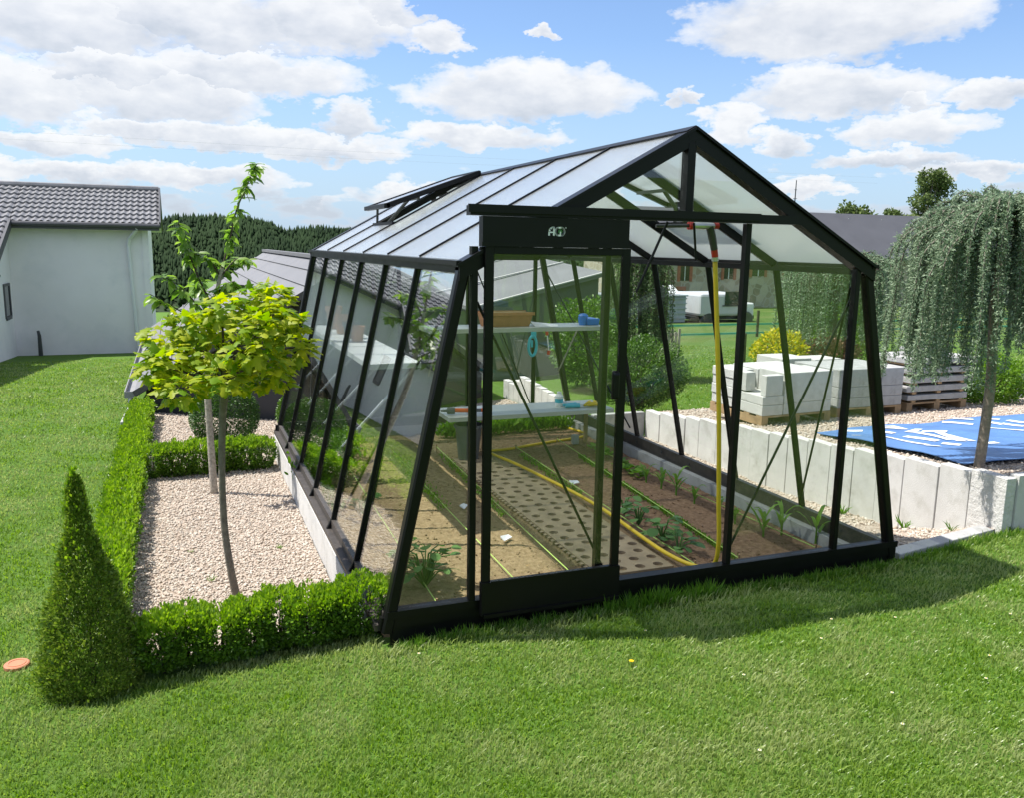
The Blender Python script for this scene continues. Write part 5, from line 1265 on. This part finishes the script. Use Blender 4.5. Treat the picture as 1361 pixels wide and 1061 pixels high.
def forest():
    n = 13500; x = rng.uniform(-70, 260, n); y = 330+100*rng.uniform(0, 1, n)**.8; z = hz(x, y); q_ = .5+.5*np.sin(x*.13+1.7*np.sin(y*.09))*np.sin(y*.11+1.3*np.sin(x*.07)); h = rng.uniform(4.2, 6.6, n)*(.75+.45*q_); r = rng.uniform(.9, 1.6, n)
    sides = 7; tiers = ((0, .95, .10), (.12, 1.0, .45), (.36, .8, .68), (.6, .52, 1.0)); tv = []; tf = []
    rows = []
    for (zb_, rb, zt_) in tiers:
        i0 = len(tv)
        for k in range(sides): a = 2*PI*k/sides; tv.append((rb*math.cos(a), rb*math.sin(a), zb_))
        tv.append((0, 0, zt_+.0)); 
        for k in range(sides): tf.append((i0+k, i0+(k+1) % sides, i0+sides))
    tv = np.array(tv); a = rng.uniform(0, 6.28, n); c, s = np.cos(a), np.sin(a)
    j = 1+rng.normal(scale=.18, size=(n, len(tv)))
    vx = (tv[None, :, 0]*c[:, None]-tv[None, :, 1]*s[:, None])*r[:, None]*j; vy = (tv[None, :, 0]*s[:, None]+tv[None, :, 1]*c[:, None])*r[:, None]*j
    vz = tv[None, :, 2]*h[:, None]*(1+rng.normal(scale=.03, size=(n, len(tv))))
    vv = np.stack([x[:, None]+vx, y[:, None]+vy, z[:, None]+vz-.5], -1).reshape(-1, 3)
    fl = (np.arange(n)[:, None, None]*len(tv)+np.array(tf)[None]).ravel()
    tag(npmesh('forest', vv, fl, np.full(n*len(tf), 3), CONIF), 'dark conifer forest covering the far hill', 'forest', kind='stuff')
forest()
# overhead cables far off
t = thing('power_cables', 'two thin overhead cables crossing the sky at left', 'cables', (-10, 60, 5))
for z in (8.5, 8.0): MB().tube([(-40, 60, z), (10, 60, z-.25), (60, 60, z)], .004, 5).build('cable', BUILDERGREY, t)

# ------------------------------------------------------------------ sky, sun, camera
SUN = V((-.505, .25, 1.0)).normalized()
def world():
    w = bpy.data.worlds.new('World'); S.world = w; w.use_nodes = True; t = NT(w.node_tree)
    bg = t.n['Background']; STR = .115; bg.inputs['Strength'].default_value = STR
    sky = t.add('ShaderNodeTexSky'); sky.sky_type = 'NISHITA'; sky.sun_disc = False
    sky.sun_elevation = math.asin(SUN.z); sky.sun_rotation = math.atan2(SUN.x, SUN.y); sky.air_density = 1.0; sky.dust_density = .6; sky.ozone_density = 2.0
    co = t.add('ShaderNodeTexCoord').outputs['Generated']
    sep = t.add('ShaderNodeSeparateXYZ'); t.link(co, sep.inputs[0])
    az = t.math('ARCTAN2', sep.outputs[0], sep.outputs[1]); el = t.math('ARCSINE', sep.outputs[2])
    BL = [(-0.0888, 0.2031, 0.1145, 0.0441), (0.0383, 0.2196, 0.1322, 0.0423), (0.1612, 0.2275, 0.0969, 0.0396), (0.2337, 0.2438, 0.0352, 0.0264), (0.2786, 0.2185, 0.037, 0.0194), (0.0815, 0.1724, 0.1189, 0.0282), (-0.0509, 0.162, 0.0881, 0.0247), (-0.1327, 0.1371, 0.0722, 0.037), (-0.0093, 0.1453, 0.1101, 0.0352), (-0.0434, 0.1106, 0.0529, 0.0159), (-0.1164, 0.0926, 0.0705, 0.0141), (0.1875, 0.1306, 0.0405, 0.0247), (0.0636, 0.107, 0.1057, 0.0194), (0.1665, 0.0998, 0.0881, 0.0176), (0.3835, 0.1628, 0.1322, 0.037), (0.3335, 0.1167, 0.0969, 0.0176), (0.3989, 0.2242, 0.0176, 0.0088), (0.701, 0.2284, 0.148, 0.0476), (0.7139, 0.1609, 0.104, 0.0291), (0.792, 0.1487, 0.0264, 0.0123), (0.558, 0.1597, 0.0176, 0.0141), (0.6118, 0.1334, 0.0379, 0.022), (0.6646, 0.1093, 0.0335, 0.0176), (0.7861, 0.1214, 0.0705, 0.0211), (0.8642, 0.1532, 0.0396, 0.0176), (0.7709, 0.0921, 0.0793, 0.0123), (0.2659, 0.058, 0.0617, 0.0141), (0.0162, 0.0661, 0.1057, 0.0141), (-0.1052, 0.0628, 0.0705, 0.0123), (0.8483, 0.0829, 0.0617, 0.0106), (0.6832, 0.0661, 0.0529, 0.0106)]
    # density group
    gr = bpy.data.node_groups.new('cloud_density', 'ShaderNodeTree')
    gr.interface.new_socket('az', in_out='INPUT', socket_type='NodeSocketFloat'); gr.interface.new_socket('el', in_out='INPUT', socket_type='NodeSocketFloat')
    gr.interface.new_socket('d', in_out='OUTPUT', socket_type='NodeSocketFloat'); gr.interface.new_socket('v', in_out='OUTPUT', socket_type='NodeSocketFloat')
    q = NT(gr); gi = q.add('NodeGroupInput'); go = q.add('NodeGroupOutput'); A_, E2 = gi.outputs[0], gi.outputs[1]
    cmb = q.add('ShaderNodeCombineXYZ'); q.link(A_, cmb.inputs[0]); q.link(q.math('MULTIPLY', E2, 1.9), cmb.inputs[1])
    n1 = q.math('ADD', q.math('MULTIPLY', q.noise(cmb.outputs[0], 14, 4, .5, .1), .72), q.math('MULTIPLY', q.noise(cmb.outputs[0], 44, 7, .55, .1), .28)); n2 = q.noise(cmb.outputs[0], 5.0, 3, .5)
    # ragged outlines: the position is warped by noise before the puffs are measured
    w1 = q.noise(cmb.outputs[0], 26, 6, .6); of = q.add('ShaderNodeVectorMath', operation='ADD'); q.link(cmb.outputs[0], of.inputs[0]); of.inputs[1].default_value = (7.3, 2.1, 4.4)
    w2 = q.noise(of.outputs[0], 26, 6, .6)
    A2 = q.math('ADD', A_, q.math('MULTIPLY_ADD', w1, .10, -.05)); E3 = q.math('ADD', E2, q.math('MULTIPLY_ADD', w2, .05, -.025))
    cov = None; sv = None
    for a, e, ra, re in BL:
        u = q.math('MULTIPLY', q.math('SUBTRACT', A2, a), 1/(ra*1.08)); v = q.math('MULTIPLY', q.math('SUBTRACT', E3, e), 1/(re*1.08))
        vf = q.math('MAXIMUM', v, q.math('MULTIPLY', v, -1.35))
        m_ = q.math('SUBTRACT', 1.0, q.math('ADD', q.math('MULTIPLY', u, u), q.math('MULTIPLY', vf, vf)))
        if cov is None: cov, sv = m_, v
        else:
            g_ = q.math('GREATER_THAN', m_, cov); sv = q.math('ADD', sv, q.math('MULTIPLY', g_, q.math('SUBTRACT', v, sv))); cov = q.math('MAXIMUM', cov, m_)
    cov = q.math('MAXIMUM', cov, -1.4)
    # outside the part of the sky that has been mapped: scattered cumulus
    far = q.math('SUBTRACT', q.math('ABSOLUTE', q.math('SUBTRACT', A_, .37)), .62); hi = q.math('SUBTRACT', E2, .27)
    outm = q.math('MULTIPLY', q.math('MAXIMUM', far, hi), 6, clamp=True)
    gen = q.math('MULTIPLY_ADD', n2, 7.0, -3.4)
    cov = q.math('ADD', q.math('MULTIPLY', cov, q.math('SUBTRACT', 1.0, outm)), q.math('MULTIPLY', gen, outm))
    # low streaky bank near the horizon
    cm2 = q.add('ShaderNodeCombineXYZ'); q.link(A_, cm2.inputs[0]); q.link(q.math('MULTIPLY', E2, 2.9), cm2.inputs[1])
    n3 = q.noise(cm2.outputs[0], 15, 7, .55, .2)
    low = q.math('MULTIPLY', q.math('SUBTRACT', .118, E2), 14, clamp=True)
    bank = q.math('ADD', q.math('MULTIPLY_ADD', n3, 6.5, -2.95), q.math('MULTIPLY_ADD', low, 1.8, -1.8))
    d1 = q.math('ADD', q.math('MULTIPLY', q.math('MINIMUM', cov, .8), 1.9), q.math('MULTIPLY_ADD', n1, 2.6, -1.3))
    q.link(q.math('MAXIMUM', d1, q.math('MINIMUM', bank, .85)), go.inputs[0])
    tex = q.math('MULTIPLY_ADD', n1, 5.0, -2.5)
    q.link(q.math('ADD', sv, tex), go.inputs[1])
    gn = t.n.new('ShaderNodeGroup'); gn.node_tree = gr; t.link(az, gn.inputs[0]); t.link(el, gn.inputs[1]); d0, sv = gn.outputs[0], gn.outputs[1]
    op = t.ramp(d0, [(.0, (0, 0, 0)), (.35, (.6, .6, .6)), (1.0, (1, 1, 1))])
    cl_ = lambda v, lo, hi: t.math('MINIMUM', t.math('MAXIMUM', v, lo), hi)
    lit = t.math('ADD', t.math('ADD', t.math('MULTIPLY', cl_(sv, -1.2, 1.0), .30), t.math('MULTIPLY', cl_(d0, 0, 1.7), -.17)), .82, clamp=True)
    ccol = t.ramp(lit, [(.25, (3.0, 3.35, 3.85)), (.5, (4.2, 4.4, 4.75)), (.75, (5.2, 5.28, 5.4)), (1, (5.6, 5.62, 5.66))])
    skyc = t.mix(1.0, sky.outputs[0], (.84, .92, 1.05), 'MULTIPLY')
    hazef = t.math('MULTIPLY', t.math('SUBTRACT', .22, el), 4.5, clamp=True)
    skyc = t.mix(t.math('MULTIPLY', hazef, .85), skyc, (2.6, 3.6, 4.9))
    up = t.math('MULTIPLY', t.math('ADD', el, .01), 60, clamp=True)
    c = t.mix(t.math('MULTIPLY', t.math('MULTIPLY', op, .94), up), skyc, ccol)
    t.link(c, bg.inputs['Color'])
    w.cycles.sampling_method = 'MANUAL'; w.cycles.sample_map_resolution = 512
world()
sl_ = bpy.data.lights.new('sun', 'SUN'); sl_.energy = 5.0; sl_.angle = math.radians(.53); sl_.color = (1, .955, .88)
so = bpy.data.objects.new('sun', sl_); COL.objects.link(so); so.rotation_euler = (-SUN).to_track_quat('-Z', 'Y').to_euler(); so.location = (-8, 4, 16)

cam = bpy.data.cameras.new('camera'); co = bpy.data.objects.new('camera', cam); COL.objects.link(co)
yaw, pitch, roll = .3728, -.178, .0168
f = V((math.sin(yaw)*math.cos(pitch), math.cos(yaw)*math.cos(pitch), math.sin(pitch))); r0 = V((math.cos(yaw), -math.sin(yaw), 0)); u0 = r0.cross(f)
r = r0*math.cos(roll)+u0*math.sin(roll); u = r.cross(f)
M = Matrix(((r.x, u.x, -f.x, -.8243), (r.y, u.y, -f.y, -3.6722), (r.z, u.z, -f.z, 1.7565), (0, 0, 0, 1))); co.matrix_world = M
cam.sensor_width = 36; cam.sensor_fit = 'HORIZONTAL'; cam.lens = 1135.5476/1361*36; cam.clip_start = .05; cam.clip_end = 3000
S.camera = co
S.render.engine = 'CYCLES'; C_ = S.cycles
C_.use_denoising = True; C_.denoiser = 'OPENIMAGEDENOISE'; C_.max_bounces = 10; C_.transparent_max_bounces = 40; C_.diffuse_bounces = 3; C_.glossy_bounces = 5; C_.sample_clamp_indirect = 8
C_.caustics_reflective = False; C_.caustics_refractive = False
S.view_settings.view_transform = 'Standard'; S.view_settings.look = 'None'; S.view_settings.exposure = .66; S.view_settings.gamma = 1; S.view_settings.use_curve_mapping = False
